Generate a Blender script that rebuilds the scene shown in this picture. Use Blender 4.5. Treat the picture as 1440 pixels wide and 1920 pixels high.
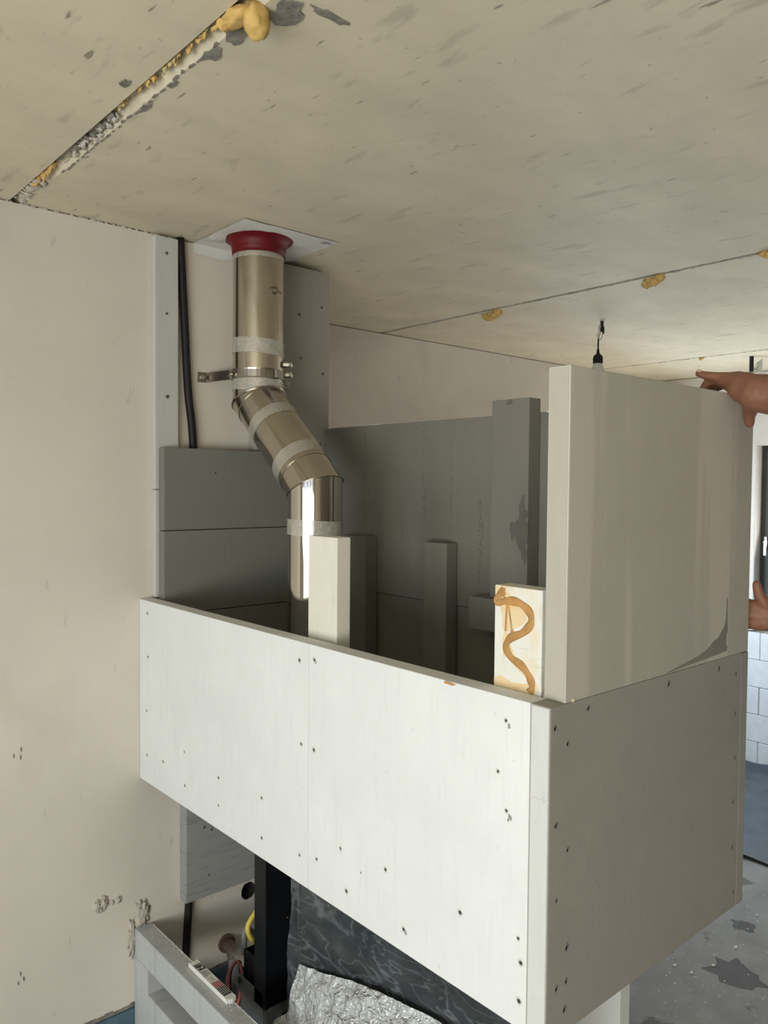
import bpy, bmesh, math, random
from mathutils import Vector, Matrix, noise
random.seed(7)
S = bpy.context.scene
for o in list(bpy.data.objects): bpy.data.objects.remove(o)
COL = S.collection
C = 2.10            # camera height above the raw floor; heights below are measured from the camera
H = 0.863           # underside of the ceiling

# ---------------------------------------------------------------- camera
cd = bpy.data.cameras.new('camera'); cam = bpy.data.objects.new('camera', cd); COL.objects.link(cam)
R_, U_, F_ = ((0.75267, -0.65834, 0.00846), (0.01604, 0.03118, 0.99938), (0.65820, 0.75207, -0.03403))
m = Matrix(((R_[0], U_[0], -F_[0], 0), (R_[1], U_[1], -F_[1], 0), (R_[2], U_[2], -F_[2], C), (0, 0, 0, 1)))
cam.matrix_world = m
cd.sensor_fit = 'HORIZONTAL'; cd.sensor_width = 36.0; cd.lens = 1485.5 * 36 / 1440; cd.clip_start = 0.02
S.camera = cam

# ---------------------------------------------------------------- sky, window light, exposure
W = bpy.data.worlds.new('sky'); S.world = W; W.use_nodes = True
W.node_tree.nodes['Background'].inputs[0].default_value = (0.78, 0.88, 1.0, 1)
W.node_tree.nodes['Background'].inputs[1].default_value = 1.6
S.view_settings.view_transform = 'Standard'; S.view_settings.look = 'None'
S.view_settings.exposure = -0.19; S.view_settings.gamma = 1.0; S.view_settings.use_curve_mapping = False

def area(name, loc, direction, sx, sy, power, col, spread=180):
    l = bpy.data.lights.new(name, 'AREA'); l.shape = 'RECTANGLE'; l.size = sx; l.size_y = sy
    l.energy = power; l.color = col; l.spread = math.radians(spread)
    o = bpy.data.objects.new(name, l); COL.objects.link(o)
    o.location = (loc[0], loc[1], loc[2] + C)
    o.rotation_euler = Vector(direction).to_track_quat('-Z', 'Z').to_euler()
    return o
WINX = -2.6
PANES = [(-1.75, 1.15), (-0.45, 1.15), (0.85, 1.15)]        # centre Y, width of the three garden-side panes
for (cy, w), sky_w, ground_w in zip(PANES, (22, 30, 40), (64, 48, 7)):
    area('sky_light', (WINX + 0.03, cy, -0.65), (1, 0.05, -0.10), w, 2.1, sky_w, (0.79, 0.92, 1.0))
    area('ground_light', (WINX + 0.05, cy, -0.95), (1, 0.10, 0.60), w, 1.5, ground_w, (1.0, 0.89, 0.68))
area('sky_light', (4.95, 3.38, -0.6), (0.25, -1, -0.25), 1.2, 1.6, 40, (0.62, 0.80, 1.0))
area('ground_light', (4.95, 3.36, -0.8), (-0.2, -1, 0.8), 1.2, 1.2, 16, (1.0, 0.92, 0.76))
area('ground_light', (5.93, 1.90, -0.35), (-1, 0.15, 0.45), 1.3, 1.3, 16, (1.0, 0.92, 0.78))

# ---------------------------------------------------------------- materials
def mat(name, col, rough=0.8, metal=0.0, var=0.0, vscale=6.0, stretch=(1, 1, 1), bump=0.0, bscale=60.0, col2=None,
        spec=0.3, alpha=1.0, spots=None, coords='Object', trans=0.0):
    m = bpy.data.materials.new(name); m.use_nodes = True
    nt = m.node_tree; N = nt.nodes; L = nt.links; b = N['Principled BSDF']
    b.inputs['Base Color'].default_value = (*col, 1); b.inputs['Roughness'].default_value = rough
    b.inputs['Metallic'].default_value = metal; b.inputs['Specular IOR Level'].default_value = spec
    b.inputs['Alpha'].default_value = alpha; b.inputs['Transmission Weight'].default_value = trans
    tc = N.new('ShaderNodeTexCoord')
    mp = N.new('ShaderNodeMapping'); mp.inputs['Scale'].default_value = stretch
    L.new(tc.outputs[coords], mp.inputs[0])
    m['tc'] = 1
    last = None
    if var or col2:
        n = N.new('ShaderNodeTexNoise'); n.inputs['Scale'].default_value = vscale; n.inputs['Detail'].default_value = 6
        n.inputs['Roughness'].default_value = 0.62
        L.new(mp.outputs[0], n.inputs['Vector'])
        r = N.new('ShaderNodeValToRGB'); r.color_ramp.elements[0].position = 0.3; r.color_ramp.elements[1].position = 0.7
        c2 = col2 or tuple(max(0, c * (1 - var)) for c in col)
        r.color_ramp.elements[0].color = (*c2, 1); r.color_ramp.elements[1].color = (*(tuple(min(1, c * (1 + var * .4)) for c in col)), 1)
        L.new(n.outputs['Fac'], r.inputs[0]); last = r.outputs[0]
    for sp in (spots or []):          # (scale, stretch, lo, hi, colour, strength): irregular marks
        mp2 = N.new('ShaderNodeMapping'); mp2.inputs['Scale'].default_value = sp[1]
        mp2.inputs['Rotation'].default_value = sp[6] if len(sp) > 6 else (0, 0, 0)
        L.new(tc.outputs[coords], mp2.inputs[0])
        n2 = N.new('ShaderNodeTexNoise'); n2.inputs['Scale'].default_value = sp[0]; n2.inputs['Detail'].default_value = 4
        L.new(mp2.outputs[0], n2.inputs['Vector'])
        mr = N.new('ShaderNodeMapRange'); mr.inputs[1].default_value = sp[2]; mr.inputs[2].default_value = sp[3]
        mr.inputs[4].default_value = sp[5]
        L.new(n2.outputs['Fac'], mr.inputs[0])
        mx = N.new('ShaderNodeMix'); mx.data_type = 'RGBA'
        L.new(mr.outputs[0], mx.inputs[0])
        if last is None: mx.inputs[6].default_value = (*col, 1)
        else: L.new(last, mx.inputs[6])
        mx.inputs[7].default_value = (*sp[4], 1); last = mx.outputs[2]
    if last is not None: L.new(last, b.inputs['Base Color'])
    if bump:
        n = N.new('ShaderNodeTexNoise'); n.inputs['Scale'].default_value = bscale; n.inputs['Detail'].default_value = 5
        L.new(mp.outputs[0], n.inputs['Vector'])
        bp = N.new('ShaderNodeBump'); bp.inputs['Strength'].default_value = bump; bp.inputs['Distance'].default_value = 0.004
        L.new(n.outputs['Fac'], bp.inputs['Height']); L.new(bp.outputs[0], b.inputs['Normal'])
    return m

M = {}
M['plaster'] = mat('cream_plaster', (0.70, 0.655, 0.585), 0.9, var=0.07, vscale=2.2, bump=0.15, bscale=25,
                   spots=[(3.2, (1, 1, .5), .60, .75, (0.56, 0.50, 0.43), .5), (30, (1, 1, .3), .70, .76, (0.42, 0.38, 0.33), .35)])
M['hole_shade'] = mat('shade_black_hole_lining', (0.03, 0.028, 0.026), 0.95, var=.4, vscale=60)  # near-black lining paints the shade inside the drilled hole
M['raw_wall'] = mat('raw_masonry', (0.30, 0.27, 0.23), 0.95, var=0.5, vscale=30, bump=0.6, bscale=80)
M['concrete'] = mat('ceiling_concrete', (0.70, 0.635, 0.49), 0.62, var=0.12, vscale=3.0, stretch=(1, 1.6, 1), bump=0.25, bscale=18, spec=0.35,
                    spots=[(1.3, (1, 1.5, 1), .50, .72, (0.59, 0.535, 0.415), .6),
                           (9, (2.4, .7, 1), .62, .72, (0.40, 0.36, 0.28), .5, (0, 0, .5)),
                           (22, (2.2, .45, 1), .69, .74, (0.21, 0.18, 0.14), .75, (0, 0, .35)),
                           (60, (1, 1, 1), .70, .74, (0.30, 0.27, 0.21), .6)])
M['grout'] = mat('joint_grout', (0.30, 0.28, 0.24), 0.95, var=0.5, vscale=25, bump=0.8, bscale=60)
M['grout_grey'] = mat('grey_joint_mortar', (0.37, 0.345, 0.295), 0.95, var=0.35, vscale=20, bump=0.8, bscale=50, spots=[(14, (1, 1, 1), .64, .70, (0.55, 0.53, 0.47), .8)])
M['mortar'] = mat('broken_mortar', (0.27, 0.25, 0.215), 0.95, var=0.4, vscale=40, bump=0.9, bscale=90)
M['floor'] = mat('floor_concrete', (0.30, 0.30, 0.295), 0.75, var=0.22, vscale=5, bump=0.3, bscale=40,
                 spots=[(4.2, (1, 1, 1), .62, .66, (0.115, 0.11, 0.105), .8), (40, (1, 1, 1), .66, .70, (0.55, 0.55, 0.54), .6),
                        (28, (1, 1, 1), .68, .72, (0.12, 0.12, 0.12), .6)])
def board(name, col, brush=(1, 1, 1), **k):
    return mat(name, col, 0.85, var=k.pop('var', 0.06), vscale=4, stretch=(1, 1, 1), bump=0.12, bscale=90,
               spots=[(14, brush, .52, .75, tuple(c * .9 for c in col), .55), (70, (1, 1, 1), .70, .76, tuple(c * .62 for c in col), .4)] + k.pop('spots', []), **k)
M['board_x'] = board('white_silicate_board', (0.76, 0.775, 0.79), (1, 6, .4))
M['board_y'] = board('shade_darkened_end_board', (0.345, 0.335, 0.305), (1.2, 1, .5), spots=[(2.3, (1, 1, 1), .5, .75, (0.30, 0.287, 0.258), .6)])  # end board: shade on its face is put into a darker base colour
M['board_held'] = board('shade_darkened_held_board', (0.47, 0.452, 0.40), (1.2, 1, .5), spots=[(2.3, (1, 1, 1), .5, .75, (0.41, 0.385, 0.345), .6), (1.6, (4.5, .05, .25), .505, .56, (0.57, 0.545, 0.49), .8)])  # base darkened for the shaded face; the pale bands are roller marks
M['board_in'] = board('shade_darkened_far_board', (0.205, 0.197, 0.170), (1, 7, .4), spots=[(2.5, (1, 1.5, .5), .5, .72, (0.165, 0.158, 0.135), .6)])  # far boards and battens: shade inside the box painted as dark base
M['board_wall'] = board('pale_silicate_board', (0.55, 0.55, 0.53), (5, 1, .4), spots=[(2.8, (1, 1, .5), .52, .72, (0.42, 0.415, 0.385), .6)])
M['block_shaded'] = board('shade_darkened_block', (0.205, 0.205, 0.185), (5, 1, .4), spots=[(2.8, (1, 1, .5), .52, .72, (0.17, 0.168, 0.15), .6)])  # stacked blocks: their shade is painted into the base colour
M['board_shaded'] = board('shade_darkened_wall_board', (0.36, 0.35, 0.31), (5, 1, .4), spots=[(2.8, (1, 1, .5), .52, .72, (0.31, 0.30, 0.265), .6)])  # dimmer light along the wall is put into this board's colour
M['board_cream'] = board('old_silicate_board', (0.74, 0.71, 0.63), (1, 4, .4), spots=[(16, (1, 1, .6), .6, .75, (0.55, 0.52, 0.45), .5)])
M['board_edge'] = board('aged_board_edge', (0.46, 0.435, 0.375), (1, 4, .4), spots=[(16, (1, 1, .6), .6, .75, (0.42, 0.40, 0.34), .5)])
M['board_white_edge'] = board('white_cut_edge', (0.63, 0.635, 0.625), (1, 4, .4))
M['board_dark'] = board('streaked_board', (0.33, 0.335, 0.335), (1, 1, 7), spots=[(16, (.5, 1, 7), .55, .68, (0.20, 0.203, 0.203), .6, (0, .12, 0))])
M['stained'] = mat('adhesive_smeared_board', (0.75, 0.745, 0.70), 0.75, var=0.05, vscale=8, bump=0.12, bscale=70,
                   spots=[(9, (1, 1.6, .8), .56, .64, (0.78, 0.62, 0.38), .5), (22, (1, 1, 6), .60, .68, (0.62, 0.55, 0.42), .5), (18, (1, 6, .7), .63, .7, (0.55, 0.50, 0.40), .35)])
M['smeared'] = mat('thin_adhesive_smear', (0.72, 0.49, 0.22), 0.6, var=0.0, vscale=14, col2=(0.76, 0.66, 0.47))
M['adhesive'] = mat('brown_adhesive', (0.50, 0.275, 0.10), 0.45, var=0.3, vscale=30, bump=0.2, bscale=60)
M['damp'] = mat('damp_board', (0.26, 0.25, 0.22), 0.6, var=0.15, vscale=18)
M['wet_floor'] = mat('wet_concrete', (0.10, 0.10, 0.098), 0.6, var=0.25, vscale=14)
M['dirt'] = mat('grey_smear', (0.135, 0.132, 0.120), 0.85, var=0.2, vscale=18)
M['dimple'] = mat('pinhole_shade', (0.13, 0.125, 0.11), 0.95, var=.1)
M['screw_head'] = mat('dark_screw_steel', (0.12, 0.12, 0.12), 0.45, 0.8, var=.2, vscale=300)
M['burr'] = mat('board_dust', (0.66, 0.66, 0.64), 0.95, var=.15, vscale=200)
M['burr_mid'] = mat('torn_board_fibre', (0.36, 0.36, 0.35), 0.95, var=.5, vscale=150)
M['burr_shaded'] = mat('shade_darkened_board_dust', (0.24, 0.235, 0.215), 0.95, var=.15, vscale=200)  # darker copy of the board dust, matching the painted shade of its boards
M['steel'] = mat('stainless_steel', (0.53, 0.485, 0.41), 0.15, 1.0, var=0.10, vscale=5, stretch=(3, 3, .4))
M['steel_bright'] = mat('mirror_stainless_steel', (0.66, 0.62, 0.55), 0.05, 1.0, var=0.06, vscale=4, stretch=(3, 3, .4))
M['steel_dark'] = mat('clamp_steel', (0.42, 0.39, 0.34), 0.3, 1.0, var=0.25, vscale=30)
M['galv'] = mat('galvanised_sheet', (0.45, 0.47, 0.48), 0.4, 0.9, var=0.2, vscale=14)
M['tape'] = mat('clear_tape', (0.70, 0.68, 0.61), 0.25, 0.0, var=.06, vscale=60, bump=0.5, bscale=70, alpha=0.36, spec=.6)
M['tape_crumpled'] = mat('crumpled_clear_tape', (0.74, 0.72, 0.65), 0.2, 0.0, var=.25, vscale=60, bump=1.0, bscale=110, alpha=0.5, spec=.8)
M['red'] = mat('red_silicone', (0.135, 0.004, 0.008), 0.5, var=.2, vscale=20)
M['membrane'] = mat('white_fleece_membrane', (0.74, 0.73, 0.70), 0.8, var=.08, vscale=14, bump=0.25, bscale=30)
M['ink'] = mat('grey_print_ink', (0.10, 0.10, 0.10), 0.8, var=.1)
M['black_rubber'] = mat('black_rubber', (0.012, 0.012, 0.013), 0.55, var=.3, vscale=30)
M['black_paint'] = mat('black_painted_steel', (0.008, 0.009, 0.012), 0.42, 0.0, var=.2, vscale=12, spec=.25)
M['grey_paint'] = mat('grey_painted_steel', (0.13, 0.145, 0.15), 0.45, 0.2, var=.1, vscale=10)
M['yellow'] = mat('yellow_hose', (0.72, 0.60, 0.11), 0.45, var=.1, vscale=30)
M['grey_hose'] = mat('grey_hose', (0.22, 0.22, 0.215), 0.55, var=.1, vscale=30)
M['pink'] = mat('pink_wire', (0.48, 0.17, 0.17), 0.5, var=.15, vscale=30)
M['copper'] = mat('brown_brass', (0.19, 0.15, 0.115), 0.55, 0.3, var=.4, vscale=40)
M['offwhite'] = mat('white_pipe', (0.55, 0.54, 0.51), 0.6, var=.15, vscale=20)
M['glass_dark'] = mat('dark_fire_glass', (0.008, 0.009, 0.011), 0.05, 0.0, var=.1, spec=.5)
M['film'] = mat('clear_protective_film', (0.30, 0.34, 0.375), 0.18, 0.0, var=.6, vscale=5, stretch=(1, 1, 1), alpha=0.3, spec=.9)
def creased_alpha(m, lo, hi):
    nt = m.node_tree; N = nt.nodes; L = nt.links; tc = N.new('ShaderNodeTexCoord'); out = None
    for sc, rot, wdt in ((4.5, .5, .022), (10.0, -.35, .018)):
        mp = N.new('ShaderNodeMapping'); mp.inputs['Scale'].default_value = (1, .55, 1.5); mp.inputs['Rotation'].default_value = (rot, 0, 0); L.new(tc.outputs['Object'], mp.inputs[0])
        n = N.new('ShaderNodeTexNoise'); n.inputs['Scale'].default_value = sc; n.inputs['Detail'].default_value = 3; n.inputs['Distortion'].default_value = .6; L.new(mp.outputs[0], n.inputs['Vector'])
        a = N.new('ShaderNodeMath'); a.operation = 'SUBTRACT'; a.inputs[1].default_value = .5; L.new(n.outputs['Fac'], a.inputs[0])
        b = N.new('ShaderNodeMath'); b.operation = 'ABSOLUTE'; L.new(a.outputs[0], b.inputs[0])
        c = N.new('ShaderNodeMapRange'); c.inputs[1].default_value = 0; c.inputs[2].default_value = wdt; c.inputs[3].default_value = 1; c.inputs[4].default_value = 0; L.new(b.outputs[0], c.inputs[0])
        if out is None: out = c.outputs[0]
        else:
            d = N.new('ShaderNodeMath'); d.operation = 'MAXIMUM'; L.new(out, d.inputs[0]); L.new(c.outputs[0], d.inputs[1]); out = d.outputs[0]
    e = N.new('ShaderNodeMapRange'); e.inputs[3].default_value = lo; e.inputs[4].default_value = hi; L.new(out, e.inputs[0])
    L.new(e.outputs[0], N['Principled BSDF'].inputs['Alpha'])
creased_alpha(M['film'], .20, .50)
def crumple(m, scales, strength, dist):
    nt = m.node_tree; N = nt.nodes; L = nt.links; tc = N.new('ShaderNodeTexCoord'); prev = None
    for sc, w in scales:
        mp = N.new('ShaderNodeMapping'); mp.inputs['Scale'].default_value = (1, .8, 1.25); mp.inputs['Rotation'].default_value = (.4, .1 * sc, 0); L.new(tc.outputs['Object'], mp.inputs[0])
        nz = N.new('ShaderNodeTexNoise'); nz.inputs['Scale'].default_value = sc * .6; L.new(mp.outputs[0], nz.inputs['Vector'])
        ad = N.new('ShaderNodeMix'); ad.data_type = 'VECTOR'; ad.inputs[0].default_value = .05; L.new(mp.outputs[0], ad.inputs[4]); L.new(nz.outputs['Color'], ad.inputs[5])
        v = N.new('ShaderNodeTexVoronoi'); v.inputs['Scale'].default_value = sc; L.new(ad.outputs[1], v.inputs['Vector'])
        b = N.new('ShaderNodeBump'); b.inputs['Strength'].default_value = strength; b.inputs['Distance'].default_value = dist * w
        L.new(v.outputs['Distance'], b.inputs['Height'])
        if prev: L.new(prev.outputs[0], b.inputs['Normal'])
        prev = b
    L.new(prev.outputs[0], N['Principled BSDF'].inputs['Normal'])
crumple(M['film'], ((6, 1.0), (15, .35)), .45, .03)
M['sheet'] = mat('silvery_plastic_sheet', (0.72, 0.75, 0.78), 0.25, 0.25, var=.10, vscale=9, spec=.9)
crumple(M['sheet'], ((16, 1.0), (38, .5), (80, .25)), .9, .022)
M['black_sheet'] = mat('dark_plastic_sheet', (0.075, 0.095, 0.115), 0.28, 0.0, var=.3, vscale=4, bump=0.9, bscale=6, spec=.6)
M['blue'] = mat('blue_foam_strip', (0.10, 0.17, 0.22), 0.75, var=.25, vscale=15)
M['white_panel'] = mat('white_film_wrapped_panel', (0.80, 0.82, 0.82), 0.4, var=.06, vscale=6, bump=.2, bscale=20)
M['bench'] = board('bench_board', (0.50, 0.515, 0.53), (1, 6, .3), spots=[(7, (1, 5, .05), .58, .62, (0.38, 0.395, 0.415), .5)])
M['foam'] = mat('cured_foam', (0.66, 0.44, 0.15), 0.65, var=.25, vscale=30, bump=0.5, bscale=60)
M['foam_cut'] = mat('cut_pale_foam', (0.62, 0.50, 0.24), 0.85, var=.4, vscale=45, bump=0.8, bscale=120)
M['foam_pale'] = mat('pale_foam', (0.76, 0.68, 0.48), 0.8, var=.2, vscale=60, bump=0.5, bscale=120)
M['filler'] = mat('rough_filler', (0.56, 0.525, 0.46), 0.9, var=.2, vscale=25, bump=0.9, bscale=45)
M['block'] = mat('white_block', (0.78, 0.79, 0.80), 0.85, var=.10, vscale=12, bump=0.3, bscale=50)
M['white_paint'] = mat('white_reveal', (0.80, 0.79, 0.82), 0.7, var=.04)
M['anthracite'] = mat('anthracite_frame', (0.12, 0.13, 0.135), 0.5, var=.08, vscale=8)
M['chrome'] = mat('bright_metal', (0.62, 0.62, 0.60), 0.3, 0.9, var=.05)
M['rule_white'] = mat('white_lacquered_wood', (0.80, 0.80, 0.78), 0.5, var=.06, vscale=40)
M['rule_red'] = mat('red_print', (0.42, 0.10, 0.09), 0.6, var=.1, vscale=60)
M['rule_black'] = mat('black_print', (0.025, 0.025, 0.025), 0.6, var=.2, vscale=60)
M['bulb_white'] = mat('frosted_bulb', (0.68, 0.67, 0.62), 0.4, var=.03)
M['skin'] = mat('skin', (0.27, 0.122, 0.075), 0.5, var=.18, vscale=14, bump=.15, bscale=90, spec=.35)
M['nail'] = mat('fingernail', (0.66, 0.46, 0.36), 0.35, var=.05)
M['navy'] = mat('navy_cotton', (0.03, 0.045, 0.09), 0.9, var=.15, vscale=30)
M['work_grey'] = mat('grey_work_cloth', (0.09, 0.09, 0.095), 0.9, var=.15, vscale=30)
M['hair'] = mat('brown_hair', (0.05, 0.03, 0.02), 0.7, var=.3, vscale=60)
M['alu'] = mat('aluminium', (0.6, 0.6, 0.6), 0.4, 0.9, var=.1, vscale=20)
def glassy(name):
    m = bpy.data.materials.new(name); m.use_nodes = True; b = m.node_tree.nodes['Principled BSDF']
    b.inputs['Base Color'].default_value = (0.95, 0.97, 1, 1); b.inputs['Roughness'].default_value = 0.02
    b.inputs['Transmission Weight'].default_value = 1.0; b.inputs['IOR'].default_value = 1.1
    return m
M['glass'] = glassy('window_glass')

# ---------------------------------------------------------------- object helpers (heights relative to the camera)
POS = {}
def wp(o): return POS[o.name]
def link(o, pos, parent, label, cat, group, kind):
    COL.objects.link(o)
    if parent is None: o.location = Vector(pos) + Vector((0, 0, C))
    else: o.parent = parent; o.location = Vector(pos) - wp(parent)
    POS[o.name] = Vector(pos)
    if label: o['label'] = label
    if cat: o['category'] = cat
    if group: o['group'] = group
    if kind: o['kind'] = kind
    return o
def mk(name, bm, material, parent=None, label=None, cat=None, group=None, kind=None, origin=None, smooth=False):
    bm.normal_update()
    if origin is None:
        if parent is None and kind != 'structure':
            xs = [v.co.x for v in bm.verts]; ys = [v.co.y for v in bm.verts]; zs = [v.co.z for v in bm.verts]
            origin = ((min(xs) + max(xs)) / 2, (min(ys) + max(ys)) / 2, min(zs))
        elif parent is None: origin = (0, 0, -C)
        else: origin = wp(parent)
    origin = Vector(origin)
    bmesh.ops.translate(bm, verts=bm.verts, vec=-origin)
    me = bpy.data.meshes.new(name); bm.to_mesh(me); bm.free()
    if smooth:
        for p in me.polygons: p.use_smooth = True
    me.materials.append(M[material] if isinstance(material, str) else material)
    return link(bpy.data.objects.new(name, me), origin, parent, label, cat, group, kind)
def empty(name, pos, label, cat, group=None):
    o = bpy.data.objects.new(name, None); o.empty_display_size = .05
    return link(o, pos, None, label, cat, group, None)
def put(name, mesh, pos, parent, rot=(0, 0, 0), sc=(1, 1, 1)):      # shared mesh data
    o = bpy.data.objects.new(name, mesh); o.rotation_euler = rot; o.scale = sc
    return link(o, pos, parent, None, None, None, None)
def BM(): return bmesh.new()
def box(bm, x0, x1, y0, y1, z0, z1, bev=0.0, seg=2):
    g = bmesh.ops.create_cube(bm, size=1)['verts']
    for v in g: v.co = Vector(((x0 + x1) / 2 + v.co.x * (x1 - x0), (y0 + y1) / 2 + v.co.y * (y1 - y0), (z0 + z1) / 2 + v.co.z * (z1 - z0)))
    if bev:
        es = list({e for v in g for e in v.link_edges})
        bmesh.ops.bevel(bm, geom=es, offset=bev, segments=seg, affect='EDGES', profile=.6)
    return bm
def tube(bm, pts, r, n=10, caps=True, closed=False, flat=1.0):
    pts = [Vector(p) for p in pts]; rs = r if isinstance(r, (list, tuple)) else [r] * len(pts)
    rings = []; prev = None
    for i, p in enumerate(pts):
        a = pts[max(0, i - 1)]; b = pts[min(len(pts) - 1, i + 1)]; d = (b - a).normalized()
        if prev is None:
            u = d.orthogonal().normalized()
        else:
            u = (prev - d * prev.dot(d)).normalized()
        prev = u; w = d.cross(u)
        rings.append([bm.verts.new(p + (u * math.cos(t) + w * math.sin(t) * flat) * rs[i]) for t in [2 * math.pi * k / n for k in range(n)]])
    for a, b in zip(rings, rings[1:]):
        for k in range(n): bm.faces.new((a[k], a[(k + 1) % n], b[(k + 1) % n], b[k]))
    if caps:
        bm.faces.new(rings[0][::-1]); bm.faces.new(rings[-1])
    return bm
def spline(pts, n=8):
    P = [Vector(p) for p in pts]; out = []
    for i in range(len(P) - 1):
        p0 = P[max(0, i - 1)]; p1 = P[i]; p2 = P[i + 1]; p3 = P[min(len(P) - 1, i + 2)]
        for k in range(n):
            t = k / n
            out.append(.5 * ((2 * p1) + (p2 - p0) * t + (2 * p0 - 5 * p1 + 4 * p2 - p3) * t * t + (3 * p1 - p0 - 3 * p2 + p3) * t ** 3))
    out.append(P[-1]); return out
def lathe(bm, prof, cx, cy, n=32, caps=False):
    rings = [[bm.verts.new((cx + r * math.cos(2 * math.pi * k / n), cy + r * math.sin(2 * math.pi * k / n), z)) for k in range(n)] for r, z in prof]
    for a, b in zip(rings, rings[1:]):
        for k in range(n): bm.faces.new((a[k], a[(k + 1) % n], b[(k + 1) % n], b[k]))
    if caps: bm.faces.new(rings[0][::-1]); bm.faces.new(rings[-1])
    return bm
def lump(bm, c, s, seed=0, amp=.35, freq=2.2, sub=2, flatz=None):
    g = bmesh.ops.create_icosphere(bm, subdivisions=sub, radius=1)['verts']
    off = Vector((seed * 3.7, seed * 1.9, seed * 5.3))
    for v in g:
        d = 1 + amp * noise.noise(v.co * freq + off) + amp * .5 * noise.noise(v.co * freq * 2.3 + off)
        v.co = Vector((c[0] + v.co.x * d * s[0], c[1] + v.co.y * d * s[1], c[2] + v.co.z * d * s[2]))
        if flatz is not None: v.co.z = min(v.co.z, flatz)
    return bm
def plate(bm, poly, axis, a0, a1):
    """prism of a 2D polygon; axis 'x': poly=(y,z), 'y': (x,z), 'z': (x,y)"""
    def P(p, a): return {'x': (a, p[0], p[1]), 'y': (p[0], a, p[1]), 'z': (p[0], p[1], a)}[axis]
    A = [bm.verts.new(P(p, a0)) for p in poly]; B = [bm.verts.new(P(p, a1)) for p in poly]; n = len(poly)
    bm.faces.new(A); bm.faces.new(B[::-1])
    for k in range(n): bm.faces.new((A[k], B[k], B[(k + 1) % n], A[(k + 1) % n]))
    bmesh.ops.recalc_face_normals(bm, faces=bm.faces)
    return bm
def ragged(n, cx, cy, rx, ry, seed, amp=.35):
    rnd = random.Random(seed); out = []
    for k in range(n):
        t = 2 * math.pi * k / n; r = 1 + rnd.uniform(-amp, amp)
        out.append((cx + rx * r * math.cos(t), cy + ry * r * math.sin(t)))
    return out

# ---------------------------------------------------------------- large structure
DA = 2.613; DB = 3.422; XA = 1.945; XR = 5.95; YR = -3.2; FL = -C
bm = BM(); box(bm, -2.9, 7, -3.5, 3.9, FL - .2, FL); mk('floor', bm, 'floor', kind='structure')
bm = BM(); box(bm, -2.9, 7, -3.5, 3.9, H + .045, H + .30)
ceiling = mk('ceiling', bm, 'grout', kind='structure')
def slab(x0, x1, c0, c1):             # (chamfer width, chamfer height) of each long edge
    prof = [(x0, H + c0[1]), (x0 + c0[0], H), (x1 - c1[0], H), (x1, H + c1[1]), (x1, H + .05), (x0, H + .05)]
    bm = BM(); plate(bm, prof, 'y', -3.5, 3.9)
    mk('concrete_slab', bm, 'concrete', ceiling)
slab(-2.9, -1.46, (.001, .001), (.004, .004))
slab(-1.45, .752, (.004, .004), (.002, .003))
slab(.767, 2.958, (.025, .022), (.003, .004))
slab(2.986, 5.045, (.003, .004), (.003, .004))
slab(5.066, 7.0, (.003, .004), (.001, .001))
for x0, x1, sd in ((2.957, 2.987, 1), (5.044, 5.067, 2)):         # mortar filling of the two further joints, a little recessed and rough
    bm = BM(); n = 220; g = []
    for j in range(n + 1):
        y = -3.4 + 7.2 * j / n
        g.append([bm.verts.new((x0 + (x1 - x0) * i / 3, y, H + .0025 - .003 * noise.noise(Vector((i * 1.7, y * 22, sd))) * (i in (1, 2)))) for i in range(4)])
    for a, b in zip(g, g[1:]):
        for i in range(3): bm.faces.new((a[i], b[i], b[i + 1], a[i + 1]))
    rnd = random.Random(sd + 40); ch = BM()
    for q in range(90):                                   # crumbs of mortar squeezed past both edges
        lump(ch, (rnd.choice((x0, x1)) + rnd.uniform(-.004, .004), -.2 + q * .037 + rnd.uniform(-.01, .01), H + .001), (rnd.uniform(.003, .009), rnd.uniform(.006, .022), rnd.uniform(.002, .004)), q, .6, 2, 1)
    mk('mortar_crumb', ch, 'filler', ceiling, kind='stuff')
    mk('joint_filling', bm, 'grout_grey', ceiling, label='grey mortar filling of a ceiling joint')

def wall_boxes(bm, axis, a0, a1, u0, u1, z0, z1, holes):
    """wall slab between a0..a1 on the axis with rectangular openings (u0,u1,z0,z1)"""
    def B(p0, p1, q0, q1):
        if p1 - p0 < 1e-4 or q1 - q0 < 1e-4: return
        if axis == 'x': box(bm, a0, a1, p0, p1, q0, q1)
        else: box(bm, p0, p1, a0, a1, q0, q1)
    cur = u0
    for h in sorted(holes):
        B(cur, h[0], z0, z1); B(h[0], h[1], z0, h[2]); B(h[0], h[1], h[3], z1); cur = h[1]
    B(cur, u1, z0, z1)
ZT = H - .004
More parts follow.
